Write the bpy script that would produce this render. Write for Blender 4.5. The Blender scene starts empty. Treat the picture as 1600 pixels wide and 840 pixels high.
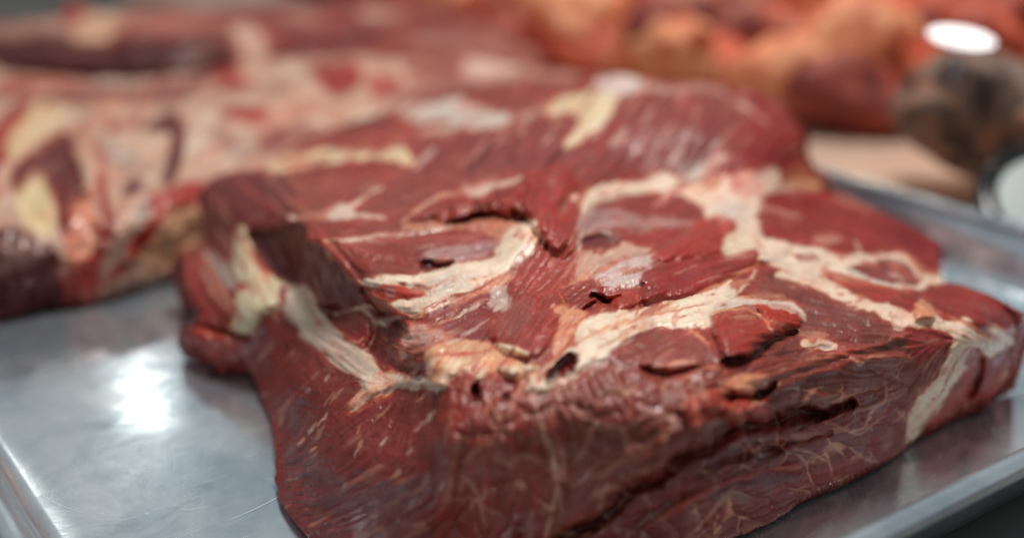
import bpy, bmesh, math, random
import numpy as np
from mathutils import Vector, Matrix

# ------------------------------------------------------------------ camera, world, lamps, exposure
SC = bpy.context.scene
COL = SC.collection
H = 0.20                       # camera above the tray floor
PITCH = math.radians(20.4)
FPX = 1855.0
LAMP_KEY = 1.0
cam_d = bpy.data.cameras.new('camera')
cam = bpy.data.objects.new('camera', cam_d); COL.objects.link(cam)
cam.location = (0, 0, H)
cam.rotation_euler = (math.pi/2 - PITCH, 0, 0)
cam_d.sensor_width = 36.0
cam_d.lens = 36.0*FPX/1600.0
cam_d.clip_start = 0.01
cam_d.clip_end = 60
cam_d.dof.use_dof = True
cam_d.dof.focus_distance = 0.366
cam_d.dof.aperture_fstop = 3.1
SC.camera = cam
W = bpy.data.worlds.new('World'); SC.world = W; W.use_nodes = True
nt = W.node_tree; bg = nt.nodes['Background']
tc = nt.nodes.new('ShaderNodeTexCoord'); sep = nt.nodes.new('ShaderNodeSeparateXYZ')
nt.links.new(tc.outputs['Generated'], sep.inputs[0])
rmp = nt.nodes.new('ShaderNodeValToRGB')
nt.links.new(sep.outputs[2], rmp.inputs[0])
E = rmp.color_ramp.elements
E[0].position = 0.0; E[0].color = (0.20, 0.175, 0.155, 1)
E[1].position = 1.0; E[1].color = (0.36, 0.36, 0.36, 1)
e = E.new(0.20); e.color = (0.27, 0.265, 0.265, 1)
e = E.new(0.42); e.color = (0.72, 0.76, 0.78, 1)
nt.links.new(rmp.outputs[0], bg.inputs[0]); bg.inputs[1].default_value = 0.45

def area(name, loc, target, size, power, color, shape='DISK', size_y=None):
    d = bpy.data.lights.new(name, 'AREA'); d.shape = shape; d.size = size
    if size_y: d.size_y = size_y
    d.energy = power; d.color = color
    o = bpy.data.objects.new(name, d); COL.objects.link(o); o.location = loc
    o.rotation_euler = (Vector(target)-Vector(loc)).to_track_quat('-Z', 'Y').to_euler()
    return o
area('case_lamp', (-0.60, 1.74, 0.68), (-0.136, 0.395, 0), 0.055, 0.13, (1.0, 0.97, 0.88))
area('ceiling_lamp', (0.10, 0.72, 1.20), (0.05, 0.45, 0), 0.42, 14.5, (1.0, 0.95, 0.90))
wd_ = bpy.data.lights.new('warm_counter_lamp', 'SPOT'); wd_.energy = 36; wd_.color = (1.0, 0.66, 0.42); wd_.spot_size = math.radians(62); wd_.spot_blend = .5; wd_.shadow_soft_size = .08
wl = bpy.data.objects.new('warm_counter_lamp', wd_); COL.objects.link(wl); wl.location = (0.30, 1.75, 0.95)
wl.rotation_euler = (Vector((0.38, 1.35, 0.0))-wl.location).to_track_quat('-Z', 'Y').to_euler()
SC.view_settings.view_transform = 'Standard'
SC.view_settings.look = 'None'
SC.view_settings.exposure = -0.12
SC.view_settings.gamma = 1.0
SC.view_settings.use_curve_mapping = False
try:
    SC.cycles.use_denoising = True
except Exception: pass

# ------------------------------------------------------------------ small helpers
CP, SP = math.cos(PITCH), math.sin(PITCH)
def ray(px, py):
    X = (np.asarray(px, float)-800)/FPX; Y = (420-np.asarray(py, float))/FPX
    return X, CP+Y*SP, -SP+Y*CP
def point(px, py, z):
    """the place at height z seen at that spot of the photograph"""
    x, y, dz = ray(px, py); t = (z-H)/dz
    return np.stack([x*t, y*t, np.broadcast_to(z, np.shape(t)).astype(float)], -1)
def S(r, g, b):
    f = lambda c: (c/255/12.92) if c <= 10 else ((c/255+0.055)/1.055)**2.4
    return np.array([f(r), f(g), f(b)])
D1 = np.array([-0.579, 0.815]); D2 = np.array([0.816, 0.578])     # the two directions of the tray's sides
ROT = math.atan2(D2[1], D2[0])
def tray_xy(s2, s1): return D1*s1 + D2*s2

def tag(o, label, cat, group=None, kind=None):
    if label: o['label'] = label
    if cat: o['category'] = cat
    if group: o['group'] = group
    if kind: o['kind'] = kind
    return o

def newmat(name, rough=0.5, metal=0.0, color=(0.5, 0.5, 0.5)):
    m = bpy.data.materials.new(name); m.use_nodes = True
    b = m.node_tree.nodes['Principled BSDF']
    b.inputs['Roughness'].default_value = rough; b.inputs['Metallic'].default_value = metal
    b.inputs['Base Color'].default_value = (*color, 1)
    return m, m.node_tree, b
def node(nt, t, **kw):
    n = nt.nodes.new(t)
    for k, v in kw.items():
        if k in n.inputs: n.inputs[k].default_value = v
        else: setattr(n, k, v)
    return n

# ------------------------------------------------------------------ noise on numpy grids
_r = np.random.RandomState(7)
_G = _r.rand(256, 256)*2*np.pi
def perlin(x, y, seed=0):
    x = x + seed*17.31; y = y + seed*9.77
    xi = np.floor(x).astype(int); yi = np.floor(y).astype(int); xf = x-xi; yf = y-yi
    u = xf*xf*xf*(xf*(xf*6-15)+10); v = yf*yf*yf*(yf*(yf*6-15)+10)
    def g(i, j, dx, dy):
        a = _G[(i) % 256, (j) % 256]; return np.cos(a)*dx+np.sin(a)*dy
    n0 = g(xi, yi, xf, yf)*(1-u)+g(xi+1, yi, xf-1, yf)*u
    n1 = g(xi, yi+1, xf, yf-1)*(1-u)+g(xi+1, yi+1, xf-1, yf-1)*u
    return (n0*(1-v)+n1*v)*1.5
def fbm(x, y, s, oct=4, seed=0, gain=.5):
    o = 0; a = 1; t = 0
    for k in range(oct):
        o = o + a*perlin(x/s, y/s, seed+k*3.1); t += a; a *= gain; s = s/2.07
    return o/t
_P = _r.rand(256, 256, 2)
def worley(x, y, s, seed=0):
    x = x/s+seed*3.3; y = y/s+seed*5.1
    xi = np.floor(x).astype(int); yi = np.floor(y).astype(int)
    f1 = np.full(x.shape, 9.); f2 = f1.copy(); idc = np.zeros(x.shape)
    for i in (-1, 0, 1):
        for j in (-1, 0, 1):
            p = _P[(xi+i) % 256, (yi+j) % 256]
            d = np.hypot(xi+i+p[..., 0]-x, yi+j+p[..., 1]-y)
            nf = d < f1
            f2 = np.where(nf, f1, np.minimum(f2, d)); idc = np.where(nf, p[..., 0], idc); f1 = np.where(nf, d, f1)
    return f1, f2, idc
def sst(e0, e1, x):
    t = np.clip((x-e0)/(e1-e0), 0, 1); return t*t*(3-2*t)
def smooth_poly(pts, closed=True, n=5):
    P = np.array(pts, float); N = len(P); out = []
    rng = range(N) if closed else range(N-1)
    for i in rng:
        if closed: p0, p1, p2, p3 = P[i-1], P[i], P[(i+1) % N], P[(i+2) % N]
        else: p0, p1, p2, p3 = P[max(i-1, 0)], P[i], P[i+1], P[min(i+2, N-1)]
        for k in range(n):
            t = k/n
            out.append(0.5*((2*p1)+(-p0+p2)*t+(2*p0-5*p1+4*p2-p3)*t*t+(-p0+3*p1-3*p2+p3)*t**3))
    if not closed: out.append(P[-1])
    return np.array(out)
def sdf(X, Y, P):
    d = np.full(X.shape, 1e9); ins = np.zeros(X.shape, bool)
    A = P; B = np.roll(P, -1, 0)
    for (ax, ay), (bx, by) in zip(A, B):
        ex, ey = bx-ax, by-ay; L = ex*ex+ey*ey+1e-9
        t = np.clip(((X-ax)*ex+(Y-ay)*ey)/L, 0, 1)
        dd = (X-ax-ex*t)**2+(Y-ay-ey*t)**2
        d = np.minimum(d, dd)
        c = (ay > Y) != (by > Y)
        if c.any():
            ins ^= c & (X < (bx-ax)*(Y-ay)/((by-ay) if abs(by-ay) > 1e-9 else 1e-9)+ax)
    d = np.sqrt(d)
    return np.where(ins, -d, d)

DZ = .8
class Relief:
    """a piece of meat: its outer side as a fine grid over the photograph's coordinates, each vertex put
    at its own height above the tray; colour and depth of every muscle, fat seam and cut are laid in one by one"""
    def __init__(s, outline, ctrl, step, base, seed=0, warp=1.0, reg=0.02):
        s.out = smooth_poly(outline, True, 5)
        s.step = step; s.seed = seed
        o_ = s.out; s.out = o_+warp*np.stack([3.2*fbm(o_[:, 0], o_[:, 1], 16, 3, 51), 3.0*fbm(o_[:, 0], o_[:, 1], 16, 3, 57)], 1)*(1+np.abs(fbm(o_[:, 0], o_[:, 1], 70, 1, 58)))[:, None]
        x0, y0 = s.out.min(0)-step*3; x1, y1 = s.out.max(0)+step*3
        s.X, s.Y = np.meshgrid(np.arange(x0, x1, step), np.arange(y0, y1, step))
        X, Y = s.X, s.Y
        w = warp
        s.wx = X + w*(5*fbm(X, Y, 45, 3, seed+1)+2.2*fbm(X, Y, 12, 3, seed+2))
        s.wy = Y + w*(4*fbm(X, Y, 45, 3, seed+3)+2.0*fbm(X, Y, 12, 3, seed+4))
        s.z = s.rbf(ctrl, reg)
        s.col = np.broadcast_to(S(*base), X.shape+(3,)).copy()
        s.fat = np.zeros(X.shape)       # 0 muscle .. 1 fat
        s.wet = np.full(X.shape, .5)
        s.disp = np.zeros(X.shape)
    def rbf(s, ctrl, reg):
        C = np.array(ctrl, float); n = len(C); P = C[:, :2]/100
        def phi(r): return np.where(r > 1e-9, r*r*np.log(r+1e-12), 0)
        K = phi(np.hypot(P[:, None, 0]-P[None, :, 0], P[:, None, 1]-P[None, :, 1]))+np.eye(n)*reg
        Q = np.c_[np.ones(n), P]
        A = np.block([[K, Q], [Q.T, np.zeros((3, 3))]])
        sol = np.linalg.solve(A, np.r_[C[:, 2], 0, 0, 0])
        z = sol[n]+sol[n+1]*s.X/100+sol[n+2]*s.Y/100
        for i in range(n):
            z = z+sol[i]*phi(np.hypot(s.X/100-P[i, 0], s.Y/100-P[i, 1]))
        return np.clip(z, 0.15, 20)/100
    def box(s, P, m):
        x0, y0 = P.min(0)-m; x1, y1 = P.max(0)+m
        j0 = max(0, int((x0-s.X[0, 0])/s.step)); j1 = int((x1-s.X[0, 0])/s.step)+2
        i0 = max(0, int((y0-s.Y[0, 0])/s.step)); i1 = int((y1-s.Y[0, 0])/s.step)+2
        return (slice(i0, max(i1, 0)), slice(j0, max(j1, 0)))
    def dist(s, pts, m=30, w=1.0, closed=True, n=5):
        P = smooth_poly(pts, closed, n); b = s.box(P, m)
        X = s.X[b]+(s.wx[b]-s.X[b])*w; Y = s.Y[b]+(s.wy[b]-s.Y[b])*w
        return P, b, X, Y
    def poly(s, pts, c=None, e=3, fat=None, dz=0, he=None, w=1.0, a=1.0, pil=0, wet=None, side='in'):
        he = he or e; P, b, X, Y = s.dist(pts, max(e, he)*2+12, w)
        if X.size == 0: return
        d = sdf(X, Y, P)
        if fat is not None and fat >= .8 and w > .7: d = d-2.2
        if w > .7: d = d+(1.6*s.f3[b]+1.9*s.f2[b])*min(e, 5)/3.5
        if fat is not None and fat >= .7 and c is not None and a == 1.0 and w > .7:
            hm = (1-sst(-e, e*2.6+3, d-1.2*s.f2[b]))*.5*(1-s.fat[b])
            s.col[b] += (S(196, 92, 72)-s.col[b])*hm[..., None]
        m = (1-sst(-e, e, d))*a
        if c is not None:
            s.col[b] += (S(*c)-s.col[b])*m[..., None]
        if fat is not None: s.fat[b] += (fat-s.fat[b])*m
        if wet is not None: s.wet[b] += (wet-s.wet[b])*m
        if dz: s.z[b] += DZ*dz/1000*(1-sst(-he*1.5, he*.5, d))
        if pil: s.z[b] += DZ*pil/1000*np.sqrt(np.clip(-d/max(he*3, 8), 0, 1))
    def line(s, pts, wd, c=None, e=None, fat=None, dz=0, hw=None, w=1.0, a=1.0, wet=None, taper=True):  # dark sunken strokes also paint in the shade of cracks
        e = e or max(1.2, wd*.45); hw = hw or wd
        P, b, X, Y = s.dist(pts, wd*2+hw*2+12, w, False, 5)
        if X.size == 0: return
        N = len(P); best = np.full(X.shape, 1e9)
        hbest = best.copy(); jit = (.8*s.f3[b]+.9*s.f2[b])*min(1, wd/6)
        for i in range(N-1):
            (ax, ay), (bx, by) = P[i], P[i+1]; ex, ey = bx-ax, by-ay; L = ex*ex+ey*ey+1e-9
            t = np.clip(((X-ax)*ex+(Y-ay)*ey)/L, 0, 1)
            d = np.hypot(X-ax-ex*t, Y-ay-ey*t)
            tt = (i+t)/(N-1); tp = (0.35+0.65*np.sin(np.pi*np.clip(tt, .04, .96))) if taper else 1.0
            best = np.minimum(best, d-wd/2*tp); hbest = np.minimum(hbest, d/(hw/2*tp))
        if w > .7: best = best+jit
        if fat is not None and fat >= .7 and c is not None:
            hm = (1-sst(-e, e*2.2+2, best))*.4*(1-s.fat[b])
            s.col[b] += (S(190, 90, 74)-s.col[b])*hm[..., None]
        m = (1-sst(-e, e, best))*a
        if c is not None: s.col[b] += (S(*c)-s.col[b])*m[..., None]
        if fat is not None: s.fat[b] += (fat-s.fat[b])*m
        if wet is not None: s.wet[b] += (wet-s.wet[b])*m
        if dz: s.z[b] += DZ*dz/1000*np.exp(-hbest**2)
    def fibres(s, ctrl, L1=16, L2=30):
        C = np.array(ctrl, float); a = np.radians(C[:, 2]); c2 = 0; s2 = 0; ws = 0
        for (x, y, _), t in zip(C, a):
            w = 1/(((s.X-x)**2+(s.Y-y)**2)/1e4+.02)**1.6
            c2 = c2+w*np.cos(2*t); s2 = s2+w*np.sin(2*t)
        th = np.arctan2(s2, c2)/2 + .28*fbm(s.X, s.Y, 60, 2, s.seed+9)
        s.th = th; vx, vy = np.cos(th), np.sin(th)
        r = np.random.RandomState(3+s.seed)
        def lic(n, L):
            h, w = n.shape; acc = n.copy(); I0, J0 = np.mgrid[0:h, 0:w].astype(float)
            for sg in (1, -1):
                I, J = I0.copy(), J0.copy()
                for k in range(L):
                    ii = np.clip(np.rint(I), 0, h-1).astype(int); jj = np.clip(np.rint(J), 0, w-1).astype(int)
                    I = I+sg*vy[ii, jj]; J = J+sg*vx[ii, jj]
                    ii = np.clip(np.rint(I), 0, h-1).astype(int); jj = np.clip(np.rint(J), 0, w-1).astype(int)
                    acc = acc+n[ii, jj]
            acc = acc-acc.mean(); return acc/acc.std()
        def blur(n, k):
            for _ in range(k):
                n = (n+np.roll(n, 1, 0)+np.roll(n, -1, 0))/3; n = (n+np.roll(n, 1, 1)+np.roll(n, -1, 1))/3
            return n
        s.f1 = lic(blur(r.randn(*s.X.shape), 1), L1)
        s.f2 = lic(blur(r.randn(*s.X.shape), 7), L2)
        s.f3 = lic(blur(r.randn(*s.X.shape), 3), int(L1*.8))
    def build(s, name, mat, parent=None, inset=.45, rmax=.012, soft=3):
        for _ in range(soft):
            zp = np.pad(s.z, 1, mode='edge'); zp = (zp[:-2]+2*zp[1:-1]+zp[2:])/4; s.z = (zp[:, :-2]+2*zp[:, 1:-1]+zp[:, 2:])/4
        X, Y = s.X, s.Y; d = sdf(X, Y, s.out)
        gy, gx = np.gradient(d, s.step)
        keep = d < 0
        cell = keep[:-1, :-1] & keep[1:, :-1] & keep[:-1, 1:] & keep[1:, 1:]
        h, w = X.shape; idx = np.arange(h*w).reshape(h, w)
        q = np.stack([idx[:-1, :-1][cell], idx[1:, :-1][cell], idx[1:, 1:][cell], idx[:-1, 1:][cell]], 1)
        # boundary edges (directed)
        Eg = np.concatenate([q[:, [0, 1]], q[:, [1, 2]], q[:, [2, 3]], q[:, [3, 0]]])
        key = Eg[:, 0].astype(np.int64)*(h*w)+Eg[:, 1]; rev = Eg[:, 1].astype(np.int64)*(h*w)+Eg[:, 0]
        be = Eg[~np.isin(key, rev)]
        bv = np.unique(be)
        fx = X.ravel().copy(); fy = Y.ravel().copy()
        fd, fgx, fgy = d.ravel(), gx.ravel(), gy.ravel()
        fx[bv] -= fd[bv]*fgx[bv]; fy[bv] -= fd[bv]*fgy[bv]
        P = point(fx, fy, s.z.ravel())
        # displace along the normals
        Pg = P.reshape(h, w, 3)
        du = np.gradient(Pg, axis=1); dv = np.gradient(Pg, axis=0)
        n = np.cross(dv, du); n /= np.linalg.norm(n, axis=-1, keepdims=True)+1e-12
        view = Pg-np.array([0, 0, H]); flip = np.sign(-(n*view).sum(-1, keepdims=True)); n *= flip
        edge = sst(0, 10, -fd.reshape(h, w))[..., None]
        Pg = Pg+n*s.disp[..., None]*(.3+.7*edge)
        P = Pg.reshape(-1, 3); P[:, 2] = np.maximum(P[:, 2], .0012)
        # skirt: over the back and down to the tray
        b = bv; tx, ty = -fgy[b], fgx[b]
        p0 = point(fx[b], fy[b], s.z.ravel()[b]); p1 = point(fx[b]+tx, fy[b]+ty, s.z.ravel()[b])
        t = (p1-p0)[:, :2]; nn = np.stack([t[:, 1], -t[:, 0]], 1); nn /= np.linalg.norm(nn, axis=1, keepdims=True)+1e-12
        o = point(fx[b]+fgx[b], fy[b]+fgy[b], s.z.ravel()[b])[:, :2]-p0[:, :2]
        nn *= np.sign((nn*o).sum(1, keepdims=True))
        back = sst(-.35, .35, nn[:, 1])[:, None]
        zb = P[b, 2]; r = np.minimum(rmax, zb*.6)[:, None]
        rings = []
        prof = [(.25, .03), (.5, .13), (.71, .29), (.87, .5), (.97, .75), (1, 1)]
        B = P[b]
        for o_, dn in prof:
            off = back*o_*r+(1-back)*(r*.12*math.sin(dn*math.pi)-inset*r*dn*dn)
            p = B.copy(); p[:, :2] += nn*off; p[:, 2] = B[:, 2]-dn*r[:, 0]; rings.append(p)
        last = rings[-1]
        for k, (fr, ins) in enumerate([(.5, .25), (.93, .6), (1, 2.2)]):
            p = last.copy(); p[:, :2] -= nn*(inset*r*ins)
            p[:, 2] = np.maximum(.0008, last[:, 2]*(1-fr)); rings.append(p)
        loc = {v: i for i, v in enumerate(b)}
        nb = len(b); base = h*w
        allP = np.concatenate([P]+rings); col = s.col.reshape(-1, 3); fat = s.fat.ravel(); wet = s.wet.ravel()
        K = len(rings)
        # the sides are lean meat with a little variation
        vb = fbm(fx[b], fy[b], 30, 3, 4)[:, None]
        skc = col[b]*.8+S(120, 45, 45)*.2*(1+vb)
        colA = np.concatenate([col]+[skc]*K); fatA = np.concatenate([fat]+[fat[b]]*K); wetA = np.concatenate([wet]+[wet[b]]*K)
        ea = np.array([loc[v] for v in be[:, 0]]); eb = np.array([loc[v] for v in be[:, 1]])
        qs = [q]
        prev_a, prev_b = be[:, 0], be[:, 1]
        for k in range(K):
            na = base+k*nb+ea; nb_ = base+k*nb+eb
            qs.append(np.stack([prev_b, prev_a, na, nb_], 1)); prev_a, prev_b = na, nb_
        F = np.concatenate(qs)
        used = np.unique(F); remap = np.zeros(len(allP), int); remap[used] = np.arange(len(used))
        F = remap[F]; V = allP[used]
        me = bpy.data.meshes.new(name)
        me.vertices.add(len(V)); me.vertices.foreach_set('co', V.astype(np.float32).ravel())
        me.loops.add(F.size); me.loops.foreach_set('vertex_index', F[:, ::-1].ravel().astype(np.int32))
        me.polygons.add(len(F)); me.polygons.foreach_set('loop_start', (np.arange(len(F))*4).astype(np.int32))
        me.update(calc_edges=True)
        me.polygons.foreach_set('use_smooth', np.ones(len(F), bool))
        ca = me.color_attributes.new('tissue', 'FLOAT_COLOR', 'POINT')
        c4 = np.concatenate([np.clip(colA[used], 0, 1), np.ones((len(used), 1))], 1).astype(np.float32)
        ca.data.foreach_set('color', c4.ravel())
        cb = me.color_attributes.new('kind', 'FLOAT_COLOR', 'POINT')
        c4 = np.stack([fatA[used], wetA[used], fatA[used], np.ones(len(used))], 1).astype(np.float32)
        cb.data.foreach_set('color', c4.ravel())
        me.materials.append(mat)
        ob = bpy.data.objects.new(name, me); COL.objects.link(ob)
        if parent: ob.parent = parent
        return ob

# ------------------------------------------------------------------ materials
def meat_material(name, bump=.35, sss=.12, rough=.33):
    m, nt, b = newmat(name)
    L = nt.links.new
    a = node(nt, 'ShaderNodeVertexColor', layer_name='tissue'); k = node(nt, 'ShaderNodeVertexColor', layer_name='kind')
    sp = node(nt, 'ShaderNodeSeparateColor'); L(k.outputs[0], sp.inputs[0])
    tc = node(nt, 'ShaderNodeTexCoord')
    n1 = node(nt, 'ShaderNodeTexNoise', Scale=420.0, Detail=5.0, Roughness=.6); L(tc.outputs['Object'], n1.inputs['Vector'])
    n2 = node(nt, 'ShaderNodeTexNoise', Scale=90.0, Detail=4.0); L(tc.outputs['Object'], n2.inputs['Vector'])
    mr = node(nt, 'ShaderNodeMapRange'); mr.inputs['To Min'].default_value = .78; mr.inputs['To Max'].default_value = 1.22
    L(n1.outputs['Fac'], mr.inputs['Value'])
    mx = node(nt, 'ShaderNodeMix', data_type='RGBA', blend_type='MULTIPLY'); mx.inputs[0].default_value = 1
    L(a.outputs[0], mx.inputs[6]); cc = node(nt, 'ShaderNodeCombineColor')
    for i in range(3): L(mr.outputs[0], cc.inputs[i])
    L(cc.outputs[0], mx.inputs[7]); L(mx.outputs[2], b.inputs['Base Color'])
    # roughness: wet film in patches
    rr = node(nt, 'ShaderNodeMapRange'); rr.inputs['From Min'].default_value = .35; rr.inputs['From Max'].default_value = .65
    rr.inputs['To Min'].default_value = rough-.12; rr.inputs['To Max'].default_value = rough+.16
    L(n2.outputs['Fac'], rr.inputs['Value'])
    ma = node(nt, 'ShaderNodeMath', operation='MULTIPLY_ADD'); L(sp.outputs[1], ma.inputs[0]); ma.inputs[1].default_value = -.34
    ad = node(nt, 'ShaderNodeMath', operation='ADD'); L(rr.outputs[0], ad.inputs[0]); ad.inputs[1].default_value = .17
    L(ad.outputs[0], ma.inputs[2]); L(ma.outputs[0], b.inputs['Roughness'])
    bp = node(nt, 'ShaderNodeBump'); bp.inputs['Strength'].default_value = bump; bp.inputs['Distance'].default_value = .0012
    L(n1.outputs['Fac'], bp.inputs['Height']); L(bp.outputs[0], b.inputs['Normal'])
    b.inputs['Subsurface Weight'].default_value = sss
    b.inputs['Subsurface Radius'].default_value = (1.0, .25, .15); b.inputs['Subsurface Scale'].default_value = .004
    b.inputs['Specular IOR Level'].default_value = .5
    b.inputs['Coat Roughness'].default_value = .09
    n3 = node(nt, 'ShaderNodeTexNoise', Scale=150.0, Detail=3.0); L(tc.outputs['Object'], n3.inputs['Vector'])
    cw = node(nt, 'ShaderNodeMapRange'); cw.inputs['From Min'].default_value = .48; cw.inputs['From Max'].default_value = .62
    cw.inputs['To Max'].default_value = .5; L(n3.outputs['Fac'], cw.inputs['Value']); L(cw.outputs[0], b.inputs['Coat Weight'])
    b2 = node(nt, 'ShaderNodeBump'); b2.inputs['Strength'].default_value = .6; b2.inputs['Distance'].default_value = .0016
    L(n3.outputs['Fac'], b2.inputs['Height']); L(bp.outputs[0], b2.inputs['Normal']); L(b2.outputs[0], b.inputs['Coat Normal'])
    return m
M_MEAT = meat_material('raw_meat')
M_FAR = meat_material('raw_meat_far', bump=.2, sss=0.0, rough=.42)

def metal_material():
    m, nt, b = newmat('brushed_aluminium', metal=.82); L = nt.links.new
    tc = node(nt, 'ShaderNodeTexCoord')
    n = node(nt, 'ShaderNodeTexNoise', Scale=14.0, Detail=8.0, Roughness=.68, Distortion=.8); L(tc.outputs['Object'], n.inputs['Vector'])
    r = node(nt, 'ShaderNodeValToRGB'); L(n.outputs['Fac'], r.inputs[0])
    r.color_ramp.elements[0].position = .36; r.color_ramp.elements[0].color = (.48, .61, .71, 1)
    r.color_ramp.elements[1].position = .6; r.color_ramp.elements[1].color = (.78, .87, .92, 1)
    L(r.outputs[0], b.inputs['Base Color'])
    # worn, cloudy polish with fine scratches
    n2 = node(nt, 'ShaderNodeTexNoise', Scale=30.0, Detail=6.0, Roughness=.65, Distortion=1.2); L(tc.outputs['Object'], n2.inputs['Vector'])
    mr = node(nt, 'ShaderNodeMapRange'); mr.inputs['From Min'].default_value = .3; mr.inputs['From Max'].default_value = .7
    mr.inputs['To Min'].default_value = .08; mr.inputs['To Max'].default_value = .30
    L(n2.outputs['Fac'], mr.inputs['Value'])
    hs = []
    for ang, sc in ((.4, (14, 700, 1)), (1.9, (10, 520, 1)), (2.7, (22, 900, 1))):
        mp = node(nt, 'ShaderNodeMapping'); mp.inputs['Rotation'].default_value = (0, 0, ang); mp.inputs['Scale'].default_value = sc
        L(tc.outputs['Object'], mp.inputs['Vector'])
        sn = node(nt, 'ShaderNodeTexNoise', Scale=1.0, Detail=2.0); L(mp.outputs[0], sn.inputs['Vector'])
        s2 = node(nt, 'ShaderNodeMapRange'); s2.inputs['From Min'].default_value = .66; s2.inputs['From Max'].default_value = .72
        L(sn.outputs['Fac'], s2.inputs['Value']); hs.append(s2.outputs[0])
    a1 = node(nt, 'ShaderNodeMath', operation='ADD'); L(hs[0], a1.inputs[0]); L(hs[1], a1.inputs[1])
    a2 = node(nt, 'ShaderNodeMath', operation='ADD'); L(a1.outputs[0], a2.inputs[0]); L(hs[2], a2.inputs[1])
    a3 = node(nt, 'ShaderNodeMath', operation='MULTIPLY_ADD'); L(a2.outputs[0], a3.inputs[0]); a3.inputs[1].default_value = .06
    L(mr.outputs[0], a3.inputs[2]); L(a3.outputs[0], b.inputs['Roughness'])
    ht = node(nt, 'ShaderNodeMath', operation='MULTIPLY_ADD'); L(a2.outputs[0], ht.inputs[0]); ht.inputs[1].default_value = -.25
    L(n2.outputs['Fac'], ht.inputs[2])
    bp = node(nt, 'ShaderNodeBump'); bp.inputs['Strength'].default_value = .10; bp.inputs['Distance'].default_value = .001
    L(ht.outputs[0], bp.inputs['Height']); L(bp.outputs[0], b.inputs['Normal'])
    return m
M_METAL = metal_material()

def simple_noise_mat(name, c1, c2, scale, rough=.6, metal=0., bump=.1, dist=.001, spec=.5):
    m, nt, b = newmat(name, rough=rough, metal=metal); L = nt.links.new
    tc = node(nt, 'ShaderNodeTexCoord')
    n = node(nt, 'ShaderNodeTexNoise', Scale=scale, Detail=5.0); L(tc.outputs['Object'], n.inputs['Vector'])
    r = node(nt, 'ShaderNodeValToRGB'); L(n.outputs['Fac'], r.inputs[0])
    r.color_ramp.elements[0].position = .35; r.color_ramp.elements[0].color = (*c1, 1)
    r.color_ramp.elements[1].position = .65; r.color_ramp.elements[1].color = (*c2, 1)
    L(r.outputs[0], b.inputs['Base Color'])
    bp = node(nt, 'ShaderNodeBump'); bp.inputs['Strength'].default_value = bump; bp.inputs['Distance'].default_value = dist
    L(n.outputs['Fac'], bp.inputs['Height']); L(bp.outputs[0], b.inputs['Normal'])
    b.inputs['Specular IOR Level'].default_value = spec
    return m

def link_bm(name, bm, mat, parent=None, smooth=True):
    bmesh.ops.recalc_face_normals(bm, faces=bm.faces[:])
    me = bpy.data.meshes.new(name); bm.to_mesh(me); bm.free()
    if smooth: me.polygons.foreach_set('use_smooth', [True]*len(me.polygons))
    me.materials.append(mat)
    o = bpy.data.objects.new(name, me); COL.objects.link(o)
    if parent: o.parent = parent
    return o

# ------------------------------------------------------------------ setting: counter under everything
bm = bmesh.new()
bmesh.ops.create_grid(bm, x_segments=2, y_segments=2, size=4)
counter = link_bm('counter', bm, simple_noise_mat('counter_steel', (.10, .10, .095), (.16, .16, .155), 6, rough=.42, metal=.0), smooth=False)
counter.location = (0, 2.2, -.004); tag(counter, None, None, kind='structure')

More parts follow.
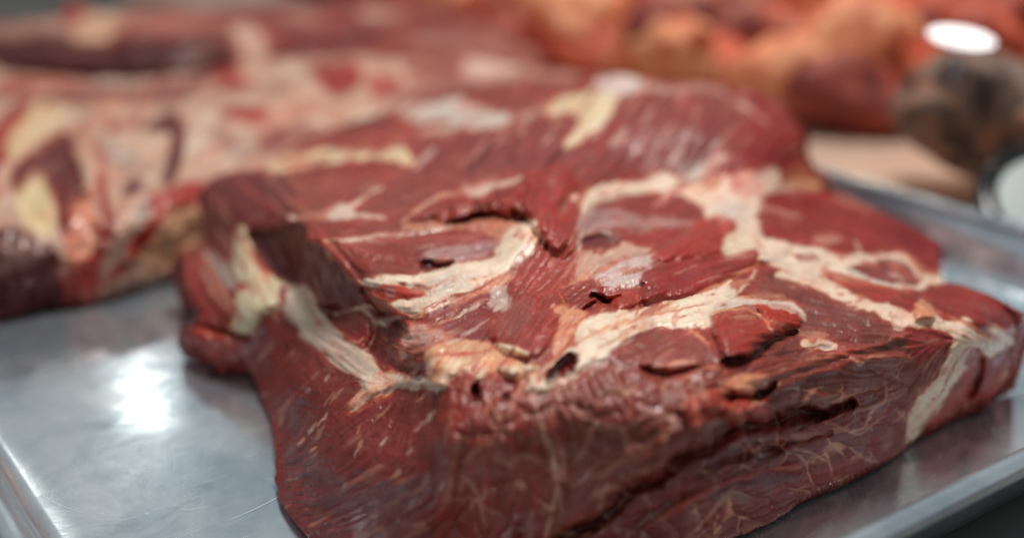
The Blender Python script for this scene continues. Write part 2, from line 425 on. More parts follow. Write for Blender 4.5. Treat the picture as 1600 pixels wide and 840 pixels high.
# ------------------------------------------------------------------ tray
def tray():
    T = bpy.data.objects.new('metal_tray', None); COL.objects.link(T)
    s20, s21, s10, s11 = .048, .492, .163, .98      # rim lines
    RIM = .026; rad = .028
    c = tray_xy((s20+s21)/2, (s10+s11)/2); T.location = (c[0], c[1], 0); T.rotation_euler = (0, 0, ROT)
    hw, hl = (s21-s20)/2, (s11-s10)/2
    def loop(inset, z, r):
        pts = []; a, b_ = hw-inset, hl-inset; r = max(r, .004)
        for cx, cy, a0 in ((a-r, b_-r, 0), (-a+r, b_-r, 90), (-a+r, -b_+r, 180), (a-r, -b_+r, 270)):
            for k in range(13):
                t = math.radians(a0+k*7.5); pts.append((cx+r*math.cos(t), cy+r*math.sin(t), z))
        return pts
    prof = [(.002, RIM-.001), (.004, RIM-.003), (.0065, RIM-.010), (.0105, .008), (.0120, .0040), (.0150, .0012), (.020, .0002), (.026, 0.0)]
    bm = bmesh.new(); prev = None
    outer = [(.0195, -.0022), (.0145, -.0008), (.0108, .0025), (.0090, .0080), (.0050, RIM-.010), (.0025, RIM-.003)]
    for ins, z in prof:
        vs = [bm.verts.new(p) for p in loop(ins, z, rad-ins*.6)]
        if prev:
            for i in range(len(vs)): bm.faces.new((prev[i], prev[i-1], vs[i-1], vs[i]))
        prev = vs
    # dished floor with slight waves
    NX, NY = 60, 100; last = prev
    cen = bm.verts.new((0, 0, 0))
    rings = 14
    for k in range(1, rings):
        f = 1-k/rings; vs = []
        for v in last:
            x, y = v.co.x*f, v.co.y*f
            vs.append(bm.verts.new((x, y, .00035*math.sin(x*31+1)*math.sin(y*23))))
        for i in range(len(vs)): bm.faces.new((prev[i], prev[i-1], vs[i-1], vs[i]))
        prev = vs
    for i in range(len(prev)): bm.faces.new((prev[i], prev[i-1], cen))
    prev = None
    for ins, z in outer:
        vs = [bm.verts.new(p) for p in loop(ins, z, rad-ins*.6)]
        if prev:
            for i in range(len(vs)): bm.faces.new((prev[i], prev[i-1], vs[i-1], vs[i]))
        else: bm.faces.new(vs)
        prev = vs
    pan = link_bm('pan', bm, M_METAL, T)
    # rolled rim
    bm = bmesh.new(); Lp = loop(0, RIM, rad); N = len(Lp); R = .0042; rows = []
    for i in range(N):
        p = Vector(Lp[i]); t = (Vector(Lp[(i+1) % N])-Vector(Lp[i-1])).normalized(); n = Vector((t.y, -t.x, 0))
        rows.append([bm.verts.new(p+n*(R*math.cos(a)*1.0)+Vector((0, 0, R*.85*math.sin(a)))) for a in [k*math.pi/8 for k in range(16)]])
    for i in range(N):
        for k in range(16): bm.faces.new((rows[i][k], rows[i-1][k], rows[i-1][k-1], rows[i][k-1]))
    link_bm('rolled_rim', bm, M_METAL, T)
    # worn scratches on the floor
    ms, _, bs = newmat('bright_scratch', rough=.35, metal=.3, color=(.85, .88, .9)); rs = random.Random(5); Ti = Matrix.Rotation(-ROT, 3, 'Z')
    def scr(bm, x0, y0, ang, ln, wd):
        k = 8; cv = rs.uniform(-.5, .5); pts = []
        for i in range(k+1):
            a_ = ang+cv*(i/k-.5); pts.append((x0, y0, a_)); x0 += math.cos(a_)*ln/k; y0 += math.sin(a_)*ln/k
        pr = None
        for i, (x, y, a_) in enumerate(pts):
            w_ = wd*math.sin(math.pi*(i+.3)/(k+.6)); q = [bm.verts.new((x-math.sin(a_)*w_, y+math.cos(a_)*w_, .00055)), bm.verts.new((x+math.sin(a_)*w_, y-math.cos(a_)*w_, .00055))]
            if pr: bm.faces.new((pr[0], pr[1], q[1], q[0]))
            pr = q
    for px, py, ln in [(355,815,.030)]+[(rs.uniform(20,420), rs.uniform(500,830), rs.uniform(.006,.03)) for _ in range(9)]:
        w = point(px, py, 0); v = Ti @ (Vector(w)-T.location)
        bm = bmesh.new(); scr(bm, v.x, v.y, (.9-ROT) if px == 355 else rs.uniform(0, 6.28), ln, .00012 if px == 355 else rs.uniform(.00004, .00009))
        link_bm('scratch', bm, ms, T)
    tag(T, 'shallow scratched silver metal tray with rolled rim under the large raw meat cuts', 'tray')
    return T
tray()

# ------------------------------------------------------------------ palettes (as tissue colours)
MUS = (150, 64, 58); DK = (118, 44, 46); BR = (166, 56, 48); PUR = (132, 74, 80); BRN = (142, 72, 64)
FAT = (242, 218, 200); CRM = (246, 228, 208); YEL = (232, 216, 180); PNK = (222, 172, 150); WHT = (216, 214, 210)
LAV = (184, 164, 170); ORG = (198, 108, 82); GRY = (176, 172, 170)

def finish(R, hump=.0012, fib=.00022, coarse=.0004, streak=.5):
    X, Y = R.X, R.Y
    mus = 1-R.fat
    big = fbm(X, Y, 90, 4, R.seed+20); mid = fbm(X, Y, 22, 4, R.seed+21); fine = fbm(X, Y, 6, 3, R.seed+22)
    # colour life of the tissue itself
    k = 1+.16*big+.10*mid+mus*(.07*R.f1+.06*R.f2)+(1-mus)*(.04*R.f1+.05*fine)
    R.col *= np.clip(k, .45, 1.7)[..., None]
    # redder, browner patches in the lean; pink blush in the fat
    t = sst(0, .5, fbm(X, Y, 55, 3, R.seed+30))[..., None]*mus[..., None]
    R.col = R.col*(1-t*np.array([-.10, .16, .16]))
    t = sst(.05, .5, fbm(X, Y, 34, 4, R.seed+31))[..., None]*(1-mus)[..., None]
    R.col = R.col*(1-t*.8)+t*.8*R.col*np.array([1.0, .72, .66])
    # fat: red and white strands along the grain, thin strands running out into the lean
    def blur(n, k):
        for _ in range(k):
            n = np.pad(n, 1, mode='edge'); n = (n[:-2]+n[1:-1]+n[2:])/3; n = (n[:, :-2]+n[:, 1:-1]+n[:, 2:])/3
        return n
    t = (sst(.5, 1.9, R.f2+.5*R.f3+1.3*mid)*.42*R.fat)[..., None]
    R.col = R.col*(1-t)+S(206, 116, 94)*t
    t = (sst(.6, 2.0, -R.f3-.5*R.f2)*.45*R.fat)[..., None]
    R.col = R.col*(1-t)+S(242, 232, 220)*t
    R.disp += .00030*sst(.6, .95, R.wet)*(perlin(X/5.5, Y/4., 3)+.6*perlin(X/11, Y/8, 5))
    near = np.clip(blur(R.fat, int(90/R.step))*2.2, 0, 1)
    t = (sst(.55, 1.7, R.f2*.8+.6*R.f3+1.2*mid)*near*mus*.6*streak*2)[..., None]
    R.col = R.col*(1-t)+S(212, 150, 130)*t
    R.disp += .00022*near*mus*R.f3
    # pale intramuscular flecks along the grain
    fl = sst(1.5, 2.6, R.f3+.7*R.f2+.9*mid)*mus*streak
    R.col = R.col*(1-fl[..., None])+S(196, 150, 136)*fl[..., None]
    R.col *= np.array([.96, .74, .58])*(mus[..., None])+np.array([1.07, 1.0, .93])*(1-mus[..., None])
    R.disp += hump*big*.8+hump*.35*mid*(.5+.5*mus)+fib*R.f1*mus+.00016*R.f3*R.fat+coarse*R.f2*(.35+.65*mus)*.6+.00012*fine+.00007*R.f1

# ------------------------------------------------------------------ the large cut in front
OUT_MAIN = [(294, 398), (290, 430), (300, 462), (316, 488), (301, 510), (298, 528), (318, 550), (340, 564), (364, 552), (382, 562),
    (400, 590), (412, 624), (426, 662), (430, 705), (432, 760), (446, 792), (472, 826), (520, 872), (600, 905), (700, 915), (800, 915), (920, 905), (1040, 880),
    (1140, 838), (1210, 812), (1262, 775), (1330, 742), (1400, 708), (1424, 686), (1450, 668), (1490, 645), (1520, 632), (1556, 612), (1578, 585), (1584, 540), (1586, 498),
    (1560, 474), (1510, 452), (1474, 440), (1466, 412), (1462, 384), (1430, 362), (1372, 333), (1334, 315), (1300, 301), (1284, 294),
    (1282, 272), (1258, 245), (1252, 215), (1238, 186), (1206, 158), (1168, 140), (1100, 130), (1030, 126), (960, 118), (900, 124), (830, 130),
    (740, 142), (680, 156), (620, 172), (560, 190), (500, 208), (460, 232), (420, 262), (370, 268), (334, 286), (322, 320), (326, 370), (312, 396)]
Z = [ # (x, y, cm)
 (290,430,2.4),(300,470,2.0),(300,520,1.4),(340,562,.7),(400,590,.5),(426,660,.3),(432,760,.3),(472,826,.3),(600,905,.2),(700,915,.2),(850,915,.2),(1040,880,.2),
 (1140,838,.25),(1262,775,.3),(1400,708,.3),(1430,684,.3),(1500,640,.6),(1556,612,1.0),(1584,560,2.0),(1586,498,3.3),(1510,452,4.0),(1474,440,4.1),
 (1462,384,3.4),(1372,333,3.6),(1300,301,3.4),(1284,280,3.8),(1252,215,5.8),(1206,158,6.9),(1100,130,7.6),(960,118,7.6),(830,130,7.0),(680,156,6.1),(560,190,5.4),
 (460,232,5.0),(370,268,4.9),(322,300,4.2),(326,370,3.2),
 (360,330,4.6),(420,330,5.0),(400,400,3.8),(440,400,4.0),(350,440,2.9),(380,480,2.9),(420,470,3.2),(460,440,3.6),(450,520,2.4),(470,600,2.3),(500,700,2.3),(520,800,1.2),
 (480,372,6.0),(500,300,5.9),(470,300,5.6),(500,450,4.3),(530,480,4.0),(560,520,4.0),(520,530,3.4),(600,560,4.2),(580,600,4.0),(560,640,3.5),(640,590,4.6),(620,660,3.7),(620,760,3.0),
 (600,400,6.1),(570,440,5.7),(640,500,5.6),(650,560,5.4),(700,595,5.6),(700,680,4.8),(700,780,2.9),(700,850,1.1),
 (680,440,6.2),(750,360,6.4),(750,480,5.9),(850,350,7.0),(850,450,6.3),(760,560,5.8),(820,540,6.1),(840,610,5.9),(870,600,6.0),(860,700,4.7),(860,800,2.6),
 (950,560,6.3),(950,640,5.7),(960,740,3.9),(1000,400,6.5),(960,330,6.3),(1100,300,5.9),(1000,280,6.3),(1100,420,6.2),(1060,500,6.2),(1150,510,6.2),
 (650,300,6.5),(600,250,6.2),(700,240,6.7),(820,200,7.4),(900,220,7.5),(1000,180,8.0),(1100,170,8.0),(1100,240,6.8),(1200,230,6.6),
 (1200,330,5.4),(1300,370,4.8),(1300,440,5.2),(1250,490,5.3),(1400,400,4.2),(1400,480,5.0),(1350,560,4.6),(1440,550,4.2),(1530,500,4.3),(1520,580,2.6),(1460,620,2.4),
 (1100,590,6.2),(1100,660,5.4),(1020,720,4.4),(1200,580,5.7),(1200,635,4.8),(1300,610,4.1),(1380,600,3.4),(1400,640,2.3),(1250,700,2.9),(1100,770,2.9),(1000,830,1.6),(1180,740,2.8),(1340,690,1.9),
 (1040,790,2.7),
]
A = Relief(OUT_MAIN, Z, 1.6, MUS, seed=1)
A.fibres([(480,650,-52),(450,760,-12),(600,780,-22),(560,700,-40),(680,680,-78),(740,700,85),(560,290,-25),(700,240,-42),(900,240,-42),(1000,200,-55),(1100,220,-62),(1200,190,-50),
  (600,400,6),(700,380,-6),(860,320,-80),(850,420,-50),(820,510,-55),(1100,430,-15),(1080,375,-38),(1300,340,20),(1400,370,28),(1250,470,15),(1350,520,5),(1500,470,25),(1480,600,-58),
  (1200,600,-15),(950,640,60),(1000,700,-25),(1150,760,-25),(1300,700,-20),(700,440,-20),(950,520,-25),(520,440,70),(400,350,60),(560,520,35),(1000,340,5),(760,310,-15)])
P, L = A.poly, A.line
# --- lean areas (tone and relief)
P([(430,480),(480,530),(560,590),(560,640),(690,600),(715,700),(720,920),(440,920),(400,600),(380,520)], (128,52,52), e=10)
P([(700,600),(830,615),(860,700),(880,800),(880,920),(700,920)], (150,62,56), e=8)
P([(840,600),(900,580),(950,560),(1040,590),(1150,640),(1210,650),(1000,770),(860,860),(850,700)], (146,76,70), e=8)
P([(1130,600),(1200,570),(1320,520),(1420,520),(1450,600),(1380,640),(1210,650),(1150,640)], (142,74,66), e=8)
P([(900,830),(1110,700),(1300,645),(1410,610),(1420,700),(1150,850),(960,915)], (134,62,58), e=8)
P([(440,300),(560,270),(820,260),(820,300),(700,310),(640,340),(500,345)], (156,76,74), e=8)
P([(470,240),(640,190),(860,150),(1100,130),(1250,170),(1250,260),(1130,270),(1000,290),(830,265),(640,260)], (150,72,74), e=8)
P([(1130,140),(1200,150),(1260,220),(1255,270),(1160,262),(1150,220),(1170,180)], (150,36,42), e=14)
P([(330,290),(400,270),(440,270),(470,330),(478,380),(470,445),(440,440),(380,400),(330,400),(320,340)], (112,40,44), e=5)
P([(1200,430),(1330,470),(1420,510),(1440,560),(1320,520),(1240,550),(1150,560),(1180,500)], (132,70,66), e=6)
P([(338,281),(375,276),(415,300),(453,333),(474,352),(430,358),(385,360),(370,354),(349,372),(330,345)], (108,34,36), e=4, wet=0)  # this facet and the next painted darker to stand for their shade
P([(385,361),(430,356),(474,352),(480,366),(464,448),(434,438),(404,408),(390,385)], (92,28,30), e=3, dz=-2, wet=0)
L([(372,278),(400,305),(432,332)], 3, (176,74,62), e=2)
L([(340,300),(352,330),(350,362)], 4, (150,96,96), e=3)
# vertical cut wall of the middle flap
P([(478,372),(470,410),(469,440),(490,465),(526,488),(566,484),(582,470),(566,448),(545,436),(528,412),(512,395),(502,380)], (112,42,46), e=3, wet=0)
P([(530,412),(570,440),(610,480),(640,500),(640,560),(665,595),(600,580),(560,545),(500,480),(560,482),(582,470)], (112,38,38), e=5, dz=-2, he=9, wet=.1)  # recessed pocket, its shade put into a darker red
P([(492,478),(524,492),(560,486),(582,500),(582,530),(566,548),(530,524),(505,500)], (140,52,54), e=3, dz=3, he=6)
# flap edge in front of the pocket, thick lip
L([(478,374),(500,372),(528,405),(550,432),(570,450),(605,478),(632,497),(640,520),(632,562)], 9, (168,60,46), dz=1.2, hw=12)
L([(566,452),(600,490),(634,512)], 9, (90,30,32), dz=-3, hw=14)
# folds, cracks and steps in the lean, with the cracks' shade painted dark
L([(330,300),(350,360),(362,430)], 6, (150,96,98), e=4)
P([(640,345),(660,326),(700,308),(760,300),(812,290),(822,310),(822,340),(800,340),(760,334),(730,342),(700,345)], (150,58,54), e=4, pil=3.5, he=7)
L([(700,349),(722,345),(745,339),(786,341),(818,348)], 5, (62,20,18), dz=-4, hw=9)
L([(650,344),(690,325),(740,312),(800,308)], 9, (176,84,76), e=7, a=.7)  # lit top of the roll painted as a paler pink stripe
for q_ in ((700,318),(736,312),(770,308)): L([(q_[0], q_[1]-8),(q_[0]+6, q_[1]+8),(q_[0]+4, q_[1]+24)], 3, (110,36,34), dz=-1.6, hw=7)
P([(826,268),(880,262),(894,270),(897,300),(880,330),(892,352),(906,372),(880,400),(862,396),(842,372),(822,338),(818,300)], (168,62,58), e=4, dz=1.8, he=8, pil=2)
P([(880,320),(905,325),(915,360),(900,380),(870,420),(820,450),(770,452),(800,430),(840,385),(860,370)], (170,66,60), e=4)
P([(880,400),(930,390),(960,400),(940,430),(900,450),(860,470),(835,460),(810,450),(840,430)], (172,72,62), e=4)
L([(818,300),(816,330),(838,368),(862,392)], 5, (110,36,34), e=4, dz=-1.2, hw=12)
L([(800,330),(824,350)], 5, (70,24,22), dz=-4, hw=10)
# lavender sheen near the pocket
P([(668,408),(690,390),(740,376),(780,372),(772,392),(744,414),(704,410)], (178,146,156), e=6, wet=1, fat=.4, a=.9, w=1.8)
P([(658,406),(687,407),(716,413),(694,422),(664,421)], (84,22,24), e=2, dz=-3, he=5)  # crack with its shade painted dark red
# --- fat, left side
P([(369,358),(384,361),(391,386),(401,411),(423,436),(441,444),(448,451),(434,479),(409,490),(398,508),(384,519),(366,515),(366,497),(376,458),(398,447),(373,436),(366,411),(367,383)], (206,196,166), e=3, fat=1, dz=1.0, he=8)
L([(318,418),(334,458),(362,487)], 12, (164,110,100), e=6, fat=.5)
P([(320,395),(342,400),(366,428),(372,450),(350,440),(330,420)], (150,140,140), e=5, fat=.5)
P([(298,425),(312,430),(330,470),(352,492),(340,505),(316,485)], (140,44,42), e=4)
P([(300,512),(330,510),(360,520),(372,545),(340,560),(316,545)], (160,60,48), e=5, dz=1.5, he=8)
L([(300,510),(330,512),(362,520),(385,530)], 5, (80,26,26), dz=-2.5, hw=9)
P([(441,451),(469,447),(480,458),(494,483),(512,504),(530,526),(551,540),(573,554),(587,569),(601,583),(640,588),(684,596),(682,606),(637,606),(601,608),(582,618),(566,632),(556,642),(548,640),(555,622),(566,608),(560,592),(537,572),(501,546),(476,524),(466,508),(448,494),(438,476)], (204,186,170), e=3, fat=1, dz=1.4, he=7)
L([(470,500),(505,522),(540,552),(575,580)], 8, (170,162,162), e=5, fat=.8, a=.7)
P([(553,622),(587,592),(622,596),(606,610),(577,620),(560,636),(547,642)], (214,170,146), e=4, fat=.9)
P([(436,452),(444,448),(446,470),(440,478)], (150,52,50), e=2)
L([(444,470),(430,476),(416,480)], 3, (160,60,50))
L([(490,474),(523,490),(562,482),(584,500),(586,526),(569,548)], 3.5, (216,178,166), fat=.8)
L([(562,482),(575,478),(590,486)], 4, (208,170,158), fat=.8)
L([(584,504),(604,500),(626,494)], 9, (198,178,172), fat=.8)
L([(546,532),(558,535),(568,526)], 3, (206,170,158), fat=.8)
L([(600,520),(625,545),(640,575)], 26, (104,36,38), e=10)  # more of the pocket's shade, painted as a dark band
# --- fat on the back hump
P([(421,264),(432,250),(471,237),(518,236),(561,237),(600,236),(625,232),(643,250),(629,254),(604,247),(543,247),(500,251),(471,261),(443,266)], (226,206,168), e=2.5, fat=1, dz=1.0, he=5)
P([(629,171),(668,161),(704,159),(743,168),(779,179),(800,188),(757,195),(714,193),(671,186),(636,186)], (206,196,190), e=5, fat=1)
L([(661,207),(714,197),(775,196)], 8, (216,204,194), e=4, fat=1)
L([(600,225),(640,206),(700,210)], 6, (198,150,130), e=4, fat=.7)
L([(470,215),(520,205),(560,190),(600,188)], 12, (150,40,38), e=6)
L([(540,198),(575,193),(598,192)], 9, (116,24,22), e=4, dz=-3, hw=14)
L([(440,222),(490,208),(540,192),(590,182)], 10, (150,100,100), e=6)
P([(560,215),(620,200),(660,206),(640,225),(580,232),(520,232)], (170,76,66), e=4, dz=1.2)
L([(470,258),(500,248),(515,246)], 5, (170,44,34), e=3)
L([(800,186),(825,182),(850,172)], 8, (190,170,170), e=5, fat=.7)
P([(850,168),(889,150),(921,145),(964,146),(961,161),(943,182),(918,200),(904,218),(884,224),(902,204),(904,180),(896,173),(871,175)], YEL, e=3, fat=1, dz=.8, he=6)
P([(929,129),(961,121),(993,127),(1018,137),(979,143),(943,139)], (216,196,196), e=4, fat=1)
L([(1014,139),(1060,142),(1105,138),(1140,150)], 7, (190,160,160), e=5, fat=.6)
for a_, b_, w_ in (((1064,143),(1060,168),7),((978,200),(954,226),7),((1064,225),(1046,253),5),((1020,165),(1000,195),4),((1075,200),(1068,220),5),((940,196),(925,214),4),
     ((1140,155),(1180,178),6),((1180,180),(1200,196),5),((830,182),(812,206),6),((790,205),(770,230),4),((864,200),(850,222),4),((760,215),(740,245),4),((1090,165),(1084,190),4)):
    L([a_, ((a_[0]+b_[0])/2+3, (a_[1]+b_[1])/2), b_], w_, (204,160,156), e=3.5, fat=.6)
L([(650,263),(664,247),(679,232)], 7, (206,180,178), e=3, fat=.7)
for pts in ([(842,176),(815,215),(795,250)],[(780,205),(762,235),(735,262)],[(880,225),(866,245),(850,262)]):
    L(pts, 7, (110,36,38), e=4, dz=-1.6, hw=12)
L([(452,340),(480,340),(507,337),(543,325),(571,307),(597,294)], 7, (222,190,176), e=2.5, fat=.9)
L([(507,338),(543,333),(602,343)], 7, (216,190,178), e=2.5, fat=.9)
P([(490,338),(530,322),(548,326),(548,338),(510,343)], (218,196,184), e=2.5, fat=1)
L([(507,375),(561,370),(629,364),(671,357),(721,352),(770,356)], 6, (222,194,176), e=2, fat=.9, dz=.8)
P([(628,346),(657,352),(700,345),(730,344),(790,340),(826,350),(826,362),(790,372),(745,362),(700,352),(650,360)], (204,138,118), e=4, fat=.6, w=1.3)
L([(629,346),(657,325),(693,308),(721,303)], 5, (212,168,148), e=2, fat=.8)
L([(721,300),(757,291),(793,286),(816,277)], 8, (222,196,182), e=3, fat=1)
P([(726,296),(750,288),(770,292),(750,302),(730,303)], (216,190,180), e=3, fat=1)
L([(500,386),(560,378),(640,374),(700,366)], 5, (170,84,72), e=3)
# red fringe lifted along the cut
L([(482,372),(500,378),(520,392),(536,412)], 8, (176,64,44), e=3, dz=1.0)
# --- middle fat
P([(572,440),(640,432),(690,421),(740,412),(770,400),(778,380),(800,362),(825,347),(840,356),(838,377),(815,400),(792,420),(770,440),(730,460),(690,482),(662,495),(640,490),(615,480),(608,472),(640,470),(665,457),(640,446),(600,446)], CRM, e=3, fat=1, dz=1.4, he=8, w=1.3)
P([(566,461),(587,451),(616,445),(656,451),(662,461),(630,468),(601,476),(576,469)], (180,64,48), e=3.5, fat=.2, dz=1.0)
P([(604,455),(616,452),(620,462),(608,466)], (176,110,120), e=3)
P([(665,440),(700,428),(735,430),(720,446),(690,458),(668,452)], (206,200,192), e=10, fat=1, w=2, a=.8)
P([(640,488),(690,478),(740,452),(780,430),(800,430),(760,462),(700,486),(664,500)], (214,140,110), e=5, fat=.6)
P([(659,497),(706,472),(763,458),(776,470),(781,487),(764,506),(762,534),(727,532),(690,530),(670,515)], (142,64,66), e=4, w=1.3)
L([(675,508),(705,496),(732,480),(760,468)], 4, (206,176,166), e=2, fat=.8)
L([(720,520),(745,510),(762,500)], 4, (190,150,146), e=2.5, fat=.6)
P([(766,472),(772,458),(790,450),(792,470),(778,480)], (214,200,196), e=5, fat=.8, wet=1, w=2, a=.8)
P([(641,507),(684,514),(709,525),(674,543),(641,543),(632,566),(626,552),(634,530)], (204,156,150), e=4, fat=.7, dz=1.0, he=5)
P([(650,520),(690,520),(712,530),(680,538),(650,534)], (206,172,168), e=8, fat=.7, w=2, a=.8)
P([(766,504),(806,468),(834,461),(856,475),(884,479),(872,507),(864,536),(849,557),(827,566),(813,556),(777,541),(763,523)], (164,68,64), e=3, dz=1.6, he=8, pil=1.5)
P([(776,500),(806,478),(830,476),(824,500),(800,520),(780,520)], (158,84,86), e=9)
P([(868,482),(913,486),(906,514),(891,529),(870,556),(864,540),(877,507)], (222,156,124), e=4, fat=.8, w=1.4)
L([(872,556),(884,520),(900,494)], 3, (180,70,50), e=2)
P([(670,550),(691,539),(727,534),(763,539),(777,550),(820,571),(834,579),(838,600),(813,592),(777,580),(741,578),(706,584),(684,602),(670,588)], (228,176,142), e=3, fat=.9, dz=1.2, he=7)
L([(684,556),(720,552),(765,548)], 5, (206,82,66), e=3)
L([(690,572),(730,562),(770,562)], 7, (236,206,168), e=3, fat=1)
for q in ([(777,541),(791,536),(824,550),(820,557),(791,555)],[(781,572),(806,570),(813,579),(799,589),(784,583)],[(741,588),(756,575),(764,579),(752,594)],[(816,570),(838,570),(842,576),(822,582)]):
    P(q, (240,226,196), e=2, fat=1, dz=.8, pil=1.2, he=3, w=.6)
P([(849,577),(862,566),(891,543),(900,530),(916,500),(977,487),(1013,483),(1056,468),(1120,450),(1140,440),(1150,452),(1130,480),(1113,504),(1084,511),(1049,511),(1024,506),(995,520),(963,545),(949,561),(920,566),(891,584),(877,595),(838,612),(820,600)], CRM, e=3, fat=1, dz=1.2, he=7, w=1.3)
L([(900,536),(945,512),(1000,496),(1060,478)], 6, (222,164,132), e=4, fat=.7)
L([(930,548),(975,522),(1020,500)], 4, (214,150,120), e=3, fat=.7, a=.7)
L([(1020,490),(1060,486),(1100,474)], 4, (204,100,72), e=2.5)
L([(900,574),(935,566),(960,556)], 8, (206,190,184), e=5, fat=.9)
P([(852,579),(866,566),(891,552),(903,558),(896,579),(872,593),(856,589)], (112,24,24), e=4, dz=-4.5, he=8, wet=1, w=1.8)  # pit, with its deep shade put into the colour
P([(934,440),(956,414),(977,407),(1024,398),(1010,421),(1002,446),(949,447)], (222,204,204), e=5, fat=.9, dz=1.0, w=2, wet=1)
P([(905,452),(934,444),(958,450),(1000,452),(998,470),(975,484),(940,486),(914,484),(900,470)], (158,62,54), e=3)
L([(912,484),(934,474),(949,471),(972,462)], 5, (66,18,18), dz=-3.5, hw=12, w=1.2)  # crack, its shade painted nearly black
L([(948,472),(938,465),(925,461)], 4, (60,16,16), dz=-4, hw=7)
P([(958,462),(980,456),(998,462),(994,478),(970,484),(955,476)], (176,70,58), e=3, pil=2, he=4)
L([(996,460),(997,488),(980,508)], 2.2, (214,120,82), dz=1.0, hw=4)
L([(872,452),(884,474),(905,482)], 4, (206,110,80), e=2, dz=1)
L([(880,448),(905,436),(940,420),(960,410)], 6, (220,150,124), e=2.5, fat=.7)
L([(890,440),(920,424),(940,410)], 4, (224,164,138), e=2.5, fat=.8)
# --- fat and muscle bands to the right of the middle
P([(896,307),(943,293),(1000,286),(1021,282),(1025,275),(1050,279),(1071,289),(1093,286),(1136,275),(1164,271),(1204,268),(1221,286),(1204,304),(1189,318),(1179,339),(1190,360),(1188,395),(1143,385),(1135,361),(1121,343),(1096,321),(1086,311),(1050,304),(1036,300),(1029,295),(1000,296),(961,307),(932,314),(918,329),(907,314)], (240,216,196), e=4, fat=1, dz=1.0, he=8, w=1.5)
P([(1120,312),(1150,318),(1170,335),(1158,348),(1130,330)], (206,196,192), e=9, fat=1, w=2, a=.8)
P([(1140,275),(1175,275),(1190,290),(1165,305),(1145,295)], (226,160,150), e=8, fat=.8)
P([(1064,281),(1096,261),(1121,246),(1136,245),(1114,261),(1093,281)], (208,198,192), e=3.5, fat=1)
P([(1058,262),(1070,252),(1090,252),(1080,262),(1064,268)], (150,130,134), e=4, fat=.5)
P([(1105,275),(1130,252),(1170,258),(1200,266),(1150,275)], (146,46,50), e=6)
P([(1221,288),(1232,264),(1258,250),(1278,268),(1286,293),(1257,302)], (198,108,76), e=5, fat=.6, w=1.5)
P([(1225,292),(1240,280),(1262,285),(1284,292),(1262,300),(1240,300)], (220,180,140), e=4, fat=.9)
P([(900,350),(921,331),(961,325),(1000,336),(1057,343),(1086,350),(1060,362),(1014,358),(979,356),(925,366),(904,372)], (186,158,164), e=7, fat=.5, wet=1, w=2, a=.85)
P([(943,318),(1000,304),(1032,311),(1064,307),(1096,329),(1093,341),(1029,339),(1000,332),(954,325)], (142,48,50), e=3.5)
L([(1022,322),(1040,312),(1050,300)], 7, (200,120,120), e=4, fat=.4)
P([(980,368),(1040,356),(1085,352),(1062,368),(1020,385),(990,385)], (160,58,52), e=4)
P([(914,371),(940,368),(968,380),(950,396),(918,396),(908,385)], (118,56,64), e=3, dz=-2)
P([(905,395),(940,398),(975,382),(1000,388),(1015,394),(990,402),(960,405),(925,420),(900,430)], (214,176,160), e=4, fat=.8, w=1.5)
L([(908,360),(904,384),(908,400)], 4, (216,184,172), e=2, fat=.9)
P([(1016,402),(1060,374),(1096,341),(1136,339),(1152,355),(1134,382),(1130,396),(1080,405),(1040,410)], (174,56,44), e=3, dz=1.6, he=7, pil=1.6)
P([(1136,373),(1152,362),(1178,370),(1210,386),(1190,396),(1157,397),(1130,394)], (232,212,186), e=3.5, fat=1)
P([(1000,448),(1012,424),(1060,411),(1130,399),(1200,386),(1236,392),(1190,410),(1150,432),(1090,458),(1040,470),(1008,478),(1000,465)], (156,48,46), e=3, dz=1.4, he=7, pil=1.6)
L([(1080,462),(1130,442),(1170,420),(1205,404)], 5, (218,140,110), e=2.5, fat=.7)
# upper right lean
P([(1195,305),(1225,294),(1265,294),(1310,302),(1334,316),(1372,333),(1430,362),(1462,384),(1467,408),(1450,420),(1420,402),(1380,395),(1345,397),(1320,395),(1270,392),(1245,385),(1205,375),(1185,355),(1220,342),(1240,337),(1215,330),(1192,317)], (152,42,46), e=4, dz=1.4, he=7)
L([(1330,335),(1390,358),(1440,388)], 22, (140,34,38), e=9)
L([(1195,327),(1220,331),(1250,338)], 4.5, (216,170,160), e=2.5, fat=.8)
L([(1222,305),(1260,302),(1290,312)], 10, (172,56,56), e=5)
P([(1272,373),(1290,366),(1312,374),(1290,384)], (196,146,136), e=4, fat=.7)
L([(1345,397),(1342,386),(1336,378)], 4, (206,176,160), e=2, fat=.8)
P([(1190,377),(1225,381),(1270,388),(1315,398),(1380,400),(1410,398),(1428,415),(1445,427),(1470,432),(1470,441),(1420,450),(1380,446),(1335,434),(1310,422),(1275,427),(1225,417),(1190,402)], (240,216,196), e=3.5, fat=1, dz=.8, he=6, w=1.3)
P([(1220,425),(1265,428),(1310,440),(1335,462),(1370,473),(1420,488),(1430,505),(1400,506),(1370,487),(1325,477),(1290,457),(1250,441)], (240,216,196), e=3.5, fat=1, w=1.3)
P([(1298,428),(1340,436),(1380,447),(1404,456),(1370,472),(1335,457),(1300,442)], (172,70,58), e=3.5)
P([(1326,420),(1380,404),(1410,408),(1430,428),(1442,440),(1410,446),(1368,438)], (140,62,62), e=3, dz=1.0)
L([(1322,418),(1350,432),(1390,444),(1420,450)], 4, (200,200,196), e=2, fat=1)
L([(1410,398),(1424,412),(1440,428)], 4, (222,120,96), e=2)
P([(1240,398),(1262,396),(1280,401),(1258,406)], (160,60,54), e=2.5)
